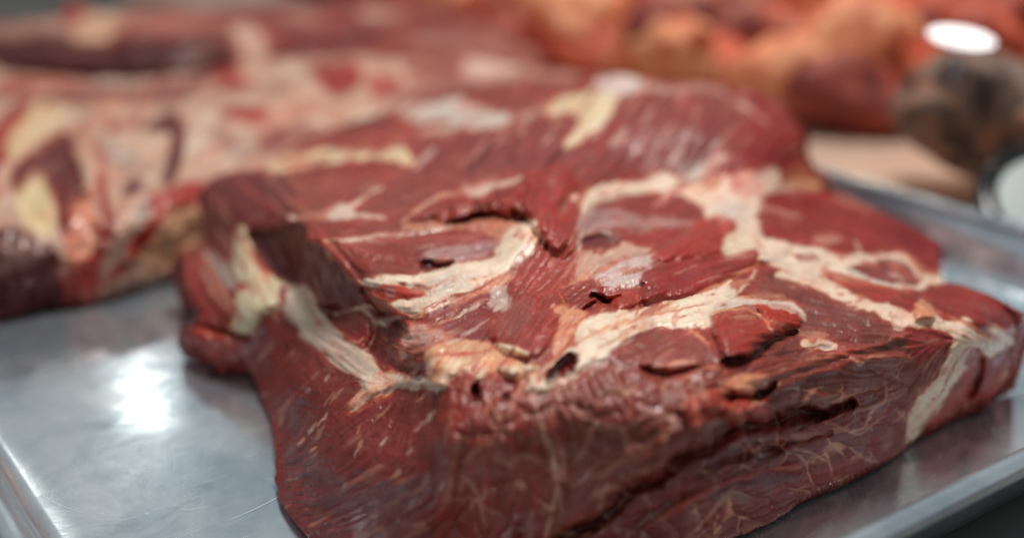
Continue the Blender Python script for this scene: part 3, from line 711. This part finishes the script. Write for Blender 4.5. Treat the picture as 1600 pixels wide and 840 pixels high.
# right end
P([(1405,478),(1440,462),(1474,444),(1512,452),(1560,474),(1586,498),(1582,522),(1550,512),(1530,522),(1510,504),(1470,506),(1444,494)], (154,52,50), e=4, dz=1.0, he=6)
P([(1420,500),(1450,500),(1475,510),(1492,528),(1484,560),(1470,582),(1440,570),(1420,540)], (144,48,48), e=4)
P([(1440,472),(1447,478),(1472,505),(1510,503),(1528,524),(1550,514),(1575,522),(1582,535),(1555,552),(1540,555),(1525,540),(1515,570),(1482,604),(1462,642),(1428,682),(1416,686),(1425,640),(1450,605),(1472,580),(1492,530),(1470,512),(1420,505),(1424,492),(1438,490)], (240,216,196), e=3, fat=1, dz=1.0, he=6, w=1.3)
P([(1432,484),(1441,470),(1452,484),(1456,496),(1430,500)], (226,160,124), e=2.5, fat=.8, dz=2.2, he=4)
P([(1506,565),(1520,540),(1545,556),(1540,570),(1520,575)], (166,78,64), e=3)
P([(1520,580),(1550,560),(1584,545),(1576,590),(1550,618),(1510,634),(1505,610)], (152,46,40), e=4)
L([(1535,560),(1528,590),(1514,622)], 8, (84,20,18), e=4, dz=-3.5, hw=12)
P([(1440,668),(1470,635),(1510,600),(1520,615),(1490,640),(1455,664)], (176,74,62), e=5)
L([(1462,598),(1490,585),(1506,572)], 3, (240,216,196), e=2, fat=1)
# bright little muscles in the middle right
P([(1120,480),(1135,468),(1165,464),(1205,470),(1235,477),(1254,492),(1256,498),(1235,486),(1200,478),(1165,474),(1140,480)], (226,208,198), e=2, fat=1, dz=1.4, he=4)
L([(1148,462),(1165,444),(1180,424)], 7, (218,198,176), e=3, fat=1, dz=1)
L([(1160,470),(1200,472),(1225,480)], 3, (222,214,214), e=2, fat=1, wet=1)
P([(1180,478),(1200,476),(1235,484),(1252,498),(1246,511),(1222,518),(1198,512),(1188,497)], (182,62,48), e=3, dz=1.8, he=5, pil=2)
P([(1110,492),(1140,484),(1180,495),(1202,508),(1212,522),(1192,540),(1170,556),(1130,556),(1118,530)], (170,62,52), e=3, dz=2.0, he=6, pil=2.4)
L([(1115,488),(1150,482),(1185,492),(1200,508),(1208,518)], 5, (232,176,140), e=2, fat=.8, dz=.6)
L([(1134,560),(1172,560),(1208,534),(1240,520)], 8, (84,26,24), e=5, dz=-3.2, hw=18)  # shade in the fold painted as a soft dark band
L([(1062,530),(1080,522),(1096,530),(1112,545),(1118,560)], 7, (222,150,116), e=3, fat=.7, w=2)
P([(950,560),(975,532),(1010,516),(1060,520),(1100,535),(1130,562),(1120,585),(1060,580),(1010,574),(970,570)], (152,74,70), e=4, dz=.8)
P([(1014,576),(1040,566),(1110,572),(1140,590),(1100,596),(1040,592)], (168,92,80), e=4)
L([(1000,574),(1030,585),(1070,580),(1100,570)], 6, (90,28,24), e=4, dz=-2.5, hw=14)
L([(1030,570),(1062,566),(1105,570),(1135,578)], 4, (216,150,124), e=2, fat=.7, w=2)
P([(1255,533),(1275,530),(1306,540),(1265,544)], (220,180,156), e=1.8, fat=1, dz=.6)
L([(1180,560),(1230,550),(1300,540)], 3, (110,46,44), dz=-1, hw=6)
# step under the upper right slab
L([(1130,600),(1180,612),(1230,600),(1300,575),(1380,560),(1420,560)], 5, (168,74,60), e=4, dz=1.2, hw=16)
P([(1131,608),(1141,590),(1180,584),(1200,590),(1190,602),(1172,613)], (224,158,124), e=2.5, fat=.7, dz=1.4, he=5, w=1.6)
L([(1128,618),(1160,622),(1196,612),(1210,600)], 5, (64,20,18), dz=-5, hw=12)  # shade under the lip put into the colour
L([(1200,588),(1250,572),(1310,552),(1380,536),(1424,522)], 5, (176,92,78), e=4, dz=.8, hw=14)
for cx, cy, r_ in ((1118,628,22),(1142,636,20),(1165,634,18),(1188,642,18),(1090,642,24)):
    P([(cx-r_,cy+4),(cx-r_*.6,cy-r_*.8),(cx+r_*.4,cy-r_*.9),(cx+r_,cy),(cx+r_*.7,cy+r_*.8),(cx-r_*.4,cy+r_)], (178,72,58), e=5, pil=2.8, he=6, dz=1.2)
    L([(cx-r_,cy+2),(cx-r_*.5,cy-r_*.8),(cx+r_*.4,cy-r_*.85),(cx+r_,cy-2)], 3, (212,150,126), e=2, fat=.6, w=2)  # highlights along the lobes' upper edges, painted as pale strokes
# the big gap between the upper and lower layer, its shade painted dark
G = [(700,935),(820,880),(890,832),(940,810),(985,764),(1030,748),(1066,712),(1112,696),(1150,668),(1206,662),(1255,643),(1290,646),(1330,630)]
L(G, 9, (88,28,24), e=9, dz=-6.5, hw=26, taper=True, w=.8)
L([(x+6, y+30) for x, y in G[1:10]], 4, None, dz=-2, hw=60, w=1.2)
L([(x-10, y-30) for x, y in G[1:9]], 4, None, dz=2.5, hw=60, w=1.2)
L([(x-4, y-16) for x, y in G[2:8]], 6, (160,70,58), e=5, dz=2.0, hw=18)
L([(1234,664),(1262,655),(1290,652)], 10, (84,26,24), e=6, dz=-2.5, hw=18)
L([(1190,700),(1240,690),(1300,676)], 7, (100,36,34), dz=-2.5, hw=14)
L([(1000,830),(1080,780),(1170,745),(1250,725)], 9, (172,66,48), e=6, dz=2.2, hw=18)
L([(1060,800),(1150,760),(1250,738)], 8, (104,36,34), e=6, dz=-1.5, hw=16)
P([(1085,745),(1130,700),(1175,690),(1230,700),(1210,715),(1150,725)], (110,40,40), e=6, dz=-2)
# marbling
CR = (206,160,140)
for pts, w_ in (([(827,616),(841,650),(849,679),(863,705),(868,735),(878,800)],9), ([(745,600),(770,640),(780,660),(772,690),(790,725)],4), ([(780,655),(800,640),(812,610)],3),
  ([(772,690),(740,705),(720,735)],3), ([(790,725),(820,712),(850,720)],4), ([(720,735),(745,770),(760,820)],4), ([(897,600),(900,640),(930,660),(975,672),(980,700),(1000,720)],4),
  ([(940,640),(935,620),(960,608),(1000,620)],3), ([(1040,590),(1036,640),(1050,660),(1036,690),(1046,705)],5), ([(930,660),(915,700),(890,730)],4), ([(975,672),(1010,650),(1036,650)],3),
  ([(1113,690),(1112,664),(1128,650)],4), ([(935,800),(945,760),(970,765)],4), ([(890,760),(920,740),(950,700)],3), ([(1150,640),(1158,655),(1152,668)],3),
  ([(1384,596),(1385,620),(1360,640),(1352,664),(1326,674)],5), ([(1248,641),(1267,612),(1288,603)],5), ([(1267,612),(1240,606),(1210,618)],3), ([(1165,680),(1172,700),(1190,714)],4),
  ([(1328,560),(1345,568),(1362,556)],5), ([(1286,700),(1296,722),(1300,740)],4), ([(1330,700),(1350,715),(1372,722)],4), ([(1240,700),(1270,708),(1296,722)],3), ([(1300,660),(1340,676),(1380,650)],3),
  ([(1400,640),(1415,655),(1420,668)],4), ([(1050,860),(1100,812),(1150,760)],4), ([(870,760),(862,800),(850,840)],5), ([(700,640),(712,700),(705,760)],4), ([(1080,560),(1100,600),(1092,640)],3)):
    L(pts, w_, CR, e=2.6, fat=.5, w=.5, dz=.3, a=.75)
L([(867,720),(875,735),(868,750)], 16, (214,168,146), e=5, fat=.8, w=2)
w1 = worley(A.X+9*fbm(A.X, A.Y, 38, 2, 41), (A.Y+9*fbm(A.X, A.Y, 38, 2, 42))*1.15, 50, 2)
edge = (1-sst(.0, .075, w1[1]-w1[0]))*sst(-.15, .25, fbm(A.X, A.Y, 50, 3, 43))
msk = (1-sst(-10, 10, sdf(A.X, A.Y, np.array([(705,610),(840,625),(950,575),(1060,590),(1210,600),(1420,540),(1430,680),(1100,860),(700,930)], float))))
A.disp += .0012*msk*(np.sqrt(np.clip((w1[1]-w1[0])*1.6, 0, 1))-.6)
am = edge*msk*.85*(1-A.fat)
A.col = A.col*(1-am[..., None])+S(226,182,160)*am[..., None]
# pit on the front corner and small ones, their inner shade painted dark
P([(738,605),(746,596),(754,606),(754,622),(746,634),(739,622)], (78,20,22), e=4, dz=-3.5, he=7, w=1.8)
P([(786,618),(791,614),(794,622),(789,628)], (96,28,26), e=3, dz=-1.5, he=4)
L([(702,606),(704,680),(708,780)], 14, (158,60,50), e=8, dz=1.0, hw=24)
for x, y, l in ((660,620,26),(672,650,30),(655,668,20),(640,705,16),(560,700,30),(600,690,14),(505,655,24),(488,668,22),(470,690,14),(560,672,12),(490,700,10),(620,740,14),(540,760,12),(480,610,10),(510,590,10),(690,760,14),(620,780,12),(560,830,14)):
    a_ = math.radians(-52); L([(x-l*.5*math.cos(a_), y-l*.5*math.sin(a_)), (x+l*.5*math.cos(a_), y+l*.5*math.sin(a_))], 4, (190,158,150), e=2, fat=.4, wet=1)
t = sst(.85, 1.5, A.f2*.7+.5*A.f3+1.5*fbm(A.X, A.Y, 30, 3, 66))*A.fat*.8
A.col = A.col*(1-t[..., None])+S(176,70,58)*t[..., None]; A.fat *= 1-t*.7
# pinkish blotches inside the fat, dark veins in the lean
t = sst(.25, .5, fbm(A.X, A.Y, 26, 3, 61))*A.fat*.55
A.col = A.col*(1-t[..., None])+S(200,110,92)*t[..., None]
finish(A, hump=.0009, fib=.00008, coarse=.00012)
main = A.build('raw_meat_cut', M_MEAT)
tag(main, 'large dark red raw meat cut with cream fat seams, nearest on the tray', 'raw meat', 'meat cuts lying on the metal tray')

# ------------------------------------------------------------------ fatty cut behind on the left
OUT_B = [(-80,520),(-20,488),(30,480),(70,466),(110,456),(160,452),(200,432),(262,420),(310,398),(350,392),(372,350),(400,310),(470,270),(560,236),(660,205),(760,175),(860,150),(930,135),
   (900,118),(830,108),(740,92),(640,92),(540,88),(450,92),(380,98),(300,116),(200,124),(100,122),(0,110),(-80,104)]
ZB = [(-80,520,.6),(-20,488,.6),(70,466,.6),(160,452,.6),(262,420,.7),(330,392,.9),(-60,440,2.2),(40,420,2.3),(120,400,2.5),(200,380,2.5),(280,350,2.6),(0,330,3.9),(120,320,4.0),(240,300,4.0),
   (320,290,3.5),(400,310,3.0),(470,270,3.4),(560,236,3.8),(660,205,4.1),(760,175,4.5),(930,135,5.0),(350,200,4.8),(200,200,4.7),(0,220,4.6),(500,140,5.3),(400,120,5.0),(200,130,4.6),(0,130,4.4),(700,110,5.3),(850,118,5.0),(550,190,4.5),(450,230,4.1)]
B = Relief(OUT_B, ZB, 3.0, (196,164,146), seed=5, warp=1.1)
B.fat[:] = .9
B.fibres([(0,300,-60),(100,380,70),(200,250,-10),(300,200,-30),(500,130,-15),(700,110,-10),(100,160,-5)], 10, 16)
P, L = B.poly, B.line
P([(-80,420),(0,360),(60,370),(110,420),(120,470),(0,490),(-80,520)], (96,30,34), e=8, fat=0)
P([(0,380),(30,365),(60,372),(70,400),(20,425),(0,420)], (136,112,112), e=9, fat=.5, a=.6)
P([(-40,240),(20,170),(80,150),(60,190),(20,230),(0,260),(-60,290)], (158,46,44), e=7, fat=0)
P([(20,258),(60,222),(95,205),(118,215),(122,250),(138,300),(150,360),(130,400),(105,380),(90,330),(68,285),(45,262),(30,290),(14,270)], (106,30,32), e=5, fat=0, dz=-2)
P([(150,270),(168,300),(176,350),(170,400),(150,420),(138,380),(150,320)], (148,38,32), e=6, fat=0)
P([(120,330),(145,300),(150,330),(135,400),(112,440),(100,420)], (206,132,106), e=6, fat=.8)
P([(60,165),(100,160),(90,200),(50,225),(20,250),(15,225),(40,190)], (216,190,150), e=6, fat=1)
P([(35,300),(60,275),(75,300),(85,345),(70,360),(40,345)], (222,204,160), e=6, fat=1)
P([(225,200),(255,180),(285,180),(290,205),(278,240),(268,290),(258,280),(266,230),(262,208)], (104,30,32), e=5, fat=0)
P([(165,195),(200,182),(224,178),(214,196),(176,206)], (150,36,32), e=5, fat=0)
P([(115,195),(140,195),(135,212),(118,210)], (178,70,62), e=5, fat=.2)
P([(165,225),(200,235),(215,255),(190,262),(160,250)], (164,150,148), e=9, fat=.8, a=.7)
P([(195,285),(215,275),(222,290),(205,305),(192,300)], (110,50,60), e=5, fat=.1)
L([(222,285),(228,320),(215,345)], 12, (150,150,158), e=6, fat=.8)
P([(330,105),(350,90),(372,95),(380,120),(400,125),(396,140),(350,138),(330,120)], (156,34,28), e=7, fat=0)
P([(345,168),(380,170),(425,172),(420,200),(400,195),(370,190)], (170,60,52), e=7, fat=.2)
P([(490,105),(520,98),(565,100),(562,130),(540,150),(510,145),(494,128)], (152,38,32), e=7, fat=0)
P([(575,130),(600,118),(625,118),(620,145),(590,150)], (180,86,78), e=7, fat=.2)
P([(640,100),(700,95),(740,95),(730,120),(680,125),(650,118)], (150,60,58), e=7, fat=.1)
P([(740,70),(790,75),(800,110),(760,125),(725,125)], (216,180,170), e=8, fat=1)
P([(330,200),(380,215),(400,240),(360,245),(330,225)], (150,116,118), e=10, fat=.6, a=.7)
P([(400,210),(440,195),(500,200),(480,215),(420,235)], (150,80,80), e=8, fat=.3)
P([(0,135),(100,142),(200,140),(260,130),(330,115),(300,145),(240,165),(160,165),(60,152),(0,155)], (148,86,84), e=6, fat=.2)
P([(0,122),(80,124),(140,130),(60,140),(0,136)], (190,100,76), e=6, fat=.5)
P([(230,300),(290,290),(330,285),(330,310),(280,325),(240,330)], (166,52,46), e=8, fat=0)
P([(250,335),(300,330),(335,345),(330,380),(280,405),(230,420),(215,400)], (206,160,128), e=7, fat=.9)
P([(150,450),(180,410),(230,350),(260,330),(240,370),(200,425)], (172,46,40), e=6, fat=0)
P([(100,450),(120,410),(150,400),(160,430),(140,456)], (180,60,44), e=6, fat=.1)
L([(150,215),(160,260),(158,300)], 10, (170,70,60), e=7, fat=.3)
P([(600,150),(700,125),(860,118),(930,130),(760,172),(640,165)], (150,84,86), e=12, fat=.2)
red = sst(.12, .42, fbm(B.X, B.Y*1.0, 42, 3, 77)+.10*B.f2)*B.fat*.3
B.col = B.col*(1-red[..., None])+S(164,66,56)*red[..., None]; B.fat *= 1-red
wh = sst(.1, .5, fbm(B.X, B.Y, 30, 3, 79)+.08*B.f2)*B.fat*.4
B.col = B.col*(1-wh[..., None])+S(228,208,186)*wh[..., None]
finish(B, hump=.007, fib=.0003, coarse=.0008, streak=.3)
back = B.build('fatty_meat_cut', M_FAR)
tag(back, 'blurred fat covered meat cut with red rib patches, left behind the large cut', 'raw meat', 'meat cuts lying on the metal tray')

# ------------------------------------------------------------------ darker cut farthest back on the tray
OUT_C = [(-80,126),(0,118),(50,116),(130,126),(200,120),(300,106),(365,86),(380,98),(460,98),(560,96),(680,98),(770,96),(830,104),(838,86),(800,62),(740,30),(680,6),(600,-8),(520,2),
   (430,8),(330,16),(240,10),(160,20),(112,4),(80,28),(0,34),(-80,30)]
ZC = [(-80,126,3.6),(50,116,3.8),(200,120,3.8),(300,106,4.0),(365,90,4.6),(560,96,4.6),(680,98,4.7),(830,104,4.6),(800,62,5.2),(680,6,5.9),(520,2,6.3),(330,16,6.4),(160,20,6.4),(0,34,6.2),
   (200,70,5.5),(50,70,5.4),(300,60,5.8),(450,50,5.9),(600,50,5.9),(700,60,5.6)]
Cc = Relief(OUT_C, ZC, 3.0, (142,62,58), seed=8, warp=1.6)
Cc.fibres([(0,80,-2),(300,70,-6),(600,50,-8),(800,80,20)], 14, 24)
P, L = Cc.poly, Cc.line
P([(-80,58),(60,50),(180,52),(260,58),(360,54),(362,88),(300,108),(200,122),(100,124),(-80,128)], (80,24,27), e=7, wet=0)  # side wall's shade painted as a darker red
P([(0,34),(90,34),(130,46),(60,54),(-60,56)], (166,130,118), e=7, fat=.5)
P([(120,50),(160,26),(200,24),(180,50),(150,60)], (204,160,126), e=7, fat=.8)
P([(200,20),(300,20),(370,30),(300,46),(210,46)], (168,104,92), e=9, fat=.4)
L([(100,40),(112,20),(120,8)], 16, (176,60,46), e=7, dz=3)
P([(366,50),(380,40),(410,60),(420,85),(396,96),(376,86)], (200,170,158), e=7, fat=.9)
L([(420,92),(470,76),(530,68),(600,50)], 16, (96,24,26), e=8, dz=-4, hw=26)
L([(620,34),(680,26),(710,24)], 10, (110,28,28), e=7, dz=-3, hw=18)
L([(560,20),(590,26),(620,28)], 14, (186,140,128), e=9, fat=.6)
L([(430,22),(480,26),(500,34)], 16, (176,120,108), e=9, fat=.5)
L([(330,22),(380,16),(440,10)], 10, (154,46,42), e=6)
L([(640,60),(720,62),(800,84)], 12, (160,110,108), e=9, fat=.3)
L([(-60,110),(60,118),(180,124),(260,112)], 7, (70,20,20), e=5, dz=-5, hw=14)  # shade at the wall's foot, also put into the colour
finish(Cc, hump=.005, fib=.0003, coarse=.0008, streak=.4)
far = Cc.build('dark_meat_cut', M_FAR)
tag(far, 'blurred meat cut with shaded side wall painted dark red, farthest back on the tray', 'raw meat', 'meat cuts lying on the metal tray')

# ------------------------------------------------------------------ beige board beyond the tray
def box_bm(sx, sy, sz, bev):
    bm = bmesh.new(); bmesh.ops.create_cube(bm, size=1)
    bmesh.ops.scale(bm, vec=(sx, sy, sz), verts=bm.verts)
    bmesh.ops.bevel(bm, geom=bm.edges[:], offset=bev, segments=3, profile=.5, affect='EDGES')
    return bm
board = link_bm('cutting_board', box_bm(1.3, 2.2, .005, .0015), simple_noise_mat('beige_board', tuple(S(194,164,146)), tuple(S(208,178,158)), 12, rough=.5), smooth=False)
c = tray_xy(.502+.65, .75); board.location = (c[0], c[1], -.0012); board.rotation_euler = (0, 0, ROT)
tag(board, 'beige board beyond the tray carrying the pile of orange lit meat chunks', 'cutting board')

# ------------------------------------------------------------------ the heap of warm lit pieces
def chunk_mat(name, c1, c2, c3, sc=18):
    m, nt, b = newmat(name, rough=.62); Lk = nt.links.new
    tc = node(nt, 'ShaderNodeTexCoord'); n = node(nt, 'ShaderNodeTexNoise', Scale=sc, Detail=4.0, Distortion=1.5); Lk(tc.outputs['Object'], n.inputs['Vector'])
    r = node(nt, 'ShaderNodeValToRGB'); Lk(n.outputs['Fac'], r.inputs[0]); e = r.color_ramp.elements
    e[0].position = .36; e[0].color = (*S(*c1), 1); e[1].position = .68; e[1].color = (*S(*c3), 1)
    k = e.new(.52); k.color = (*S(*c2), 1); Lk(r.outputs[0], b.inputs['Base Color'])
    bp = node(nt, 'ShaderNodeBump'); bp.inputs['Distance'].default_value = .004; bp.inputs['Strength'].default_value = .5
    Lk(n.outputs['Fac'], bp.inputs['Height']); Lk(bp.outputs[0], b.inputs['Normal'])
    return m
CM = [chunk_mat('chunk_red', (156,56,40), (196,84,58), (220,128,92)), chunk_mat('chunk_tan', (196,98,68), (222,150,108), (236,184,140)), chunk_mat('chunk_dark', (104,38,30), (146,60,46), (180,90,66))]
def chunk_mesh(seed, sx, sy, sz, sub=4):
    bm = bmesh.new(); bmesh.ops.create_icosphere(bm, subdivisions=sub, radius=1)
    r = random.Random(seed); from mathutils import noise
    o = Vector((r.uniform(0, 50), r.uniform(0, 50), r.uniform(0, 50)))
    for v in bm.verts:
        p = v.co.copy()
        k = 1+.42*noise.noise(p*1.2+o)+.26*noise.noise(p*2.6+o)+.08*noise.noise(p*6+o)
        q = Vector([math.copysign(abs(c)**.92, c) for c in p])
        v.co = Vector((q.x*sx*k, q.y*sy*k, max(q.z*sz*k, -sz*.75)))
    return bm
rng = random.Random(11)
protos = []
NAMES = ['meat_chunk', 'fatty_chunk', 'dark_meat_chunk']
n_ch = 0
kinds = [('meat_chunk', 0, 'orange red meat chunk', 'orange red chunks in the heap'),
         ('fatty_chunk', 1, 'tan fatty meat chunk', 'tan chunks in the heap'),
         ('dark_meat_chunk', 2, 'dark red meat chunk', 'dark red chunks in the heap')]
for row in range(11):
    s2 = .65+row*.05
    for k in range(31):
        s1 = -.2+k*.052+rng.uniform(-.02, .02)+(row % 2)*.035
        xy = tray_xy(s2+rng.uniform(-.02, .02), s1)
        lift = row*.008
        t_ = xy[1]*CP+(H-.05-lift)*SP
        px = 800+FPX*xy[0]/t_; py = 420-FPX*((xy[1]*SP-(H-.05-lift)*CP)/t_)
        if not (400 < px < 1660) or py < -60: continue
        if px > 1405 and py > 40: continue
        nm, kind, lab, grp = kinds[rng.choice([0, 0, 1, 1, 2, 2])]; sz = rng.uniform(.026, .036)
        o = link_bm(nm, chunk_mesh(rng.randint(0, 9999), rng.uniform(.035, .065), rng.uniform(.026, .042), sz, 3), CM[kind])
        o.location = (xy[0], xy[1], .0015+sz*.7+lift+(rng.random() < .35)*.015)
        o.rotation_euler = (rng.uniform(-.3, .3), rng.uniform(-.3, .3), rng.uniform(0, 6.28))
        n_ch += 1
        rw = 'front' if row < 3 else 'second rank' if row < 5 else 'middle' if row < 7 else 'back'
        ps = 'above the fatty cut' if px < 700 else 'above the yellow fat patch' if px < 950 else 'above the red end' if px < 1180 else 'left of the bare board' if px < 1330 else 'left of the bright oval disc'
        tag(o, '%s, %s of the heap, %s' % (lab, rw, ps), 'meat chunk', grp)

# grey brown rolled piece at the right of the heap
M_GREY = chunk_mat('grey_brown_skin', (64,46,40), (134,108,94), (186,112,76), 34)
def at(px, py, z): p = point(px, py, z); return Vector((float(p[0]), float(p[1]), float(p[2])))
g = link_bm('skin_on_meat', chunk_mesh(91, .066, .036, .036, 4), M_GREY)
p = at(1575, 196, .042); g.location = p; g.rotation_euler = (.1, .32, -.35)
tag(g, 'blurred grey brown skin on meat piece behind the white lid', 'meat chunk')
g2 = link_bm('meat_chunk', chunk_mesh(78, .06, .05, .05, 4), CM[0]); p = at(1590, 120, .06); g2.location = p+Vector((.03, .09, 0))
tag(g2, 'blurred orange red meat chunk above the grey brown piece at the right edge', 'meat chunk')

# made-up disc for the bright oval highlight, tilted to mirror the ceiling lamp
def bright_oval_disc():
    R_ = bpy.data.objects.new('bright_oval', None); COL.objects.link(R_)
    c = at(1502, 61, .094)
    R_.location = (c.x, c.y, 0.045)
    to_lamp = (Vector((0.10, 0.72, 1.20))-c).normalized(); to_eye = (Vector((0, 0, H))-c).normalized()
    nrm = (to_lamp+to_eye).normalized(); e1 = nrm.orthogonal().normalized(); e2 = nrm.cross(e1)
    pr = lambda v: (v.x, v.y*SP+v.z*CP)
    (a1, b1), (a2, b2) = pr(e1), pr(e2); det = a1*b2-a2*b1
    inplane = lambda x, y: e1*((x*b2-a2*y)/det)+e2*((a1*y-b1*x)/det)
    g_ = math.radians(18); v1 = inplane(.0158*math.cos(g_), -.0158*math.sin(g_)); v2 = inplane(.0064*math.sin(g_), .0064*math.cos(g_))
    bm = bmesh.new(); N = 40; ring = []
    for zz, f in ((-.0012, .96), (-.0006, 1), (.0006, 1), (.0012, .96)):
        ring.append([bm.verts.new(v1*(f*math.cos(i*2*math.pi/N))+v2*(f*math.sin(i*2*math.pi/N))+nrm*zz) for i in range(N)])
    for a, b_ in zip(ring, ring[1:]):
        for i in range(N): bm.faces.new((a[i], a[(i+1) % N], b_[(i+1) % N], b_[i]))
    bm.faces.new(ring[0][::-1]); bm.faces.new(ring[-1])
    m, nt, b = newmat('white_gloss_plastic', rough=.2, color=(.82, .81, .88))
    nz = node(nt, 'ShaderNodeTexNoise', Scale=60.0); bp = node(nt, 'ShaderNodeBump'); bp.inputs['Strength'].default_value = .03
    nt.links.new(nz.outputs['Fac'], bp.inputs['Height']); nt.links.new(bp.outputs[0], b.inputs['Normal'])
    o = link_bm('oval_disc', bm, m, R_, smooth=False)
    o.location = (0, 0, c.z-.045); 
    bm = bmesh.new()
    bmesh.ops.create_cone(bm, cap_ends=True, segments=10, radius1=.0012, radius2=.0009, depth=c.z-.046)
    bmesh.ops.translate(bm, verts=bm.verts, vec=(0, .002, (c.z-.046)/2))
    link_bm('added_pick', bm, M_METAL, R_)
    tag(R_, 'made-up glossy oval disc for the white highlight at the top right above the grey brown piece', 'price tag')
bright_oval_disc()

# white canister with a black rim at the right edge
def canister():
    R_ = bpy.data.objects.new('tub_lid', None); COL.objects.link(R_)
    c = at(1668, 326, .0215)
    R_.location = c+Vector((.0, .0, 0))
    def lathe(name, prof, mat, N=64):
        bm = bmesh.new(); rows = []
        for r, z in prof:
            rows.append([bm.verts.new((max(r, .0001)*math.cos(i*2*math.pi/N), max(r, .0001)*math.sin(i*2*math.pi/N), z)) for i in range(N)])
        for a, b_ in zip(rows, rows[1:]):
            for i in range(N): bm.faces.new((a[i], a[(i+1) % N], b_[(i+1) % N], b_[i]))
        bm.faces.new(rows[0][::-1]); bm.faces.new(rows[-1])
        return link_bm(name, bm, mat, R_)
    Mw = simple_noise_mat('white_enamel', tuple(S(176,188,188)), tuple(S(192,200,200)), 15, rough=.6, bump=.02)
    Mb, ntb, bb = newmat('black_gloss_rubber', rough=.18, color=(.012, .013, .015))
    r = .043
    lathe('base', [(r*.55, -.018), (r*.9, -.012), (r*.94, -.004), (r*.93, 0)], Mw)
    lathe('cover', [(r*.86, -.001), (r*.85, .002), (r*.8, .0030), (r*.5, .0036), (.001, .0038)], Mw)
    lathe('rubber_rim', [(r*.8, -.004), (r*1.02, -.0045), (r*1.05, -.002), (r*1.05, .002), (r*1.02, .0042), (r*.90, .0052), (r*.84, .0045), (r*.80, .003)], Mb)
    R_.rotation_euler = (math.radians(29), 0, math.radians(-4))
    tag(R_, 'white round lid with glossy black rim leaning beyond the tray at the right edge', 'lid')
canister()

# small scraps on the tray
def scrap(px, py, sx, sy, sz, mat, name, label, cat, rz=0):
    o = link_bm(name, chunk_mesh(int(px), sx, sy, sz, 3), mat); p = at(px, py, .0); o.location = (p.x, p.y, sz*.72+.0002); o.rotation_euler = (0, 0, rz)
    tag(o, label, cat)
M_SCR = simple_noise_mat('fat_scrap', tuple(S(160,172,178)), tuple(S(184,194,198)), 300, rough=.3)
print('chunks', n_ch)
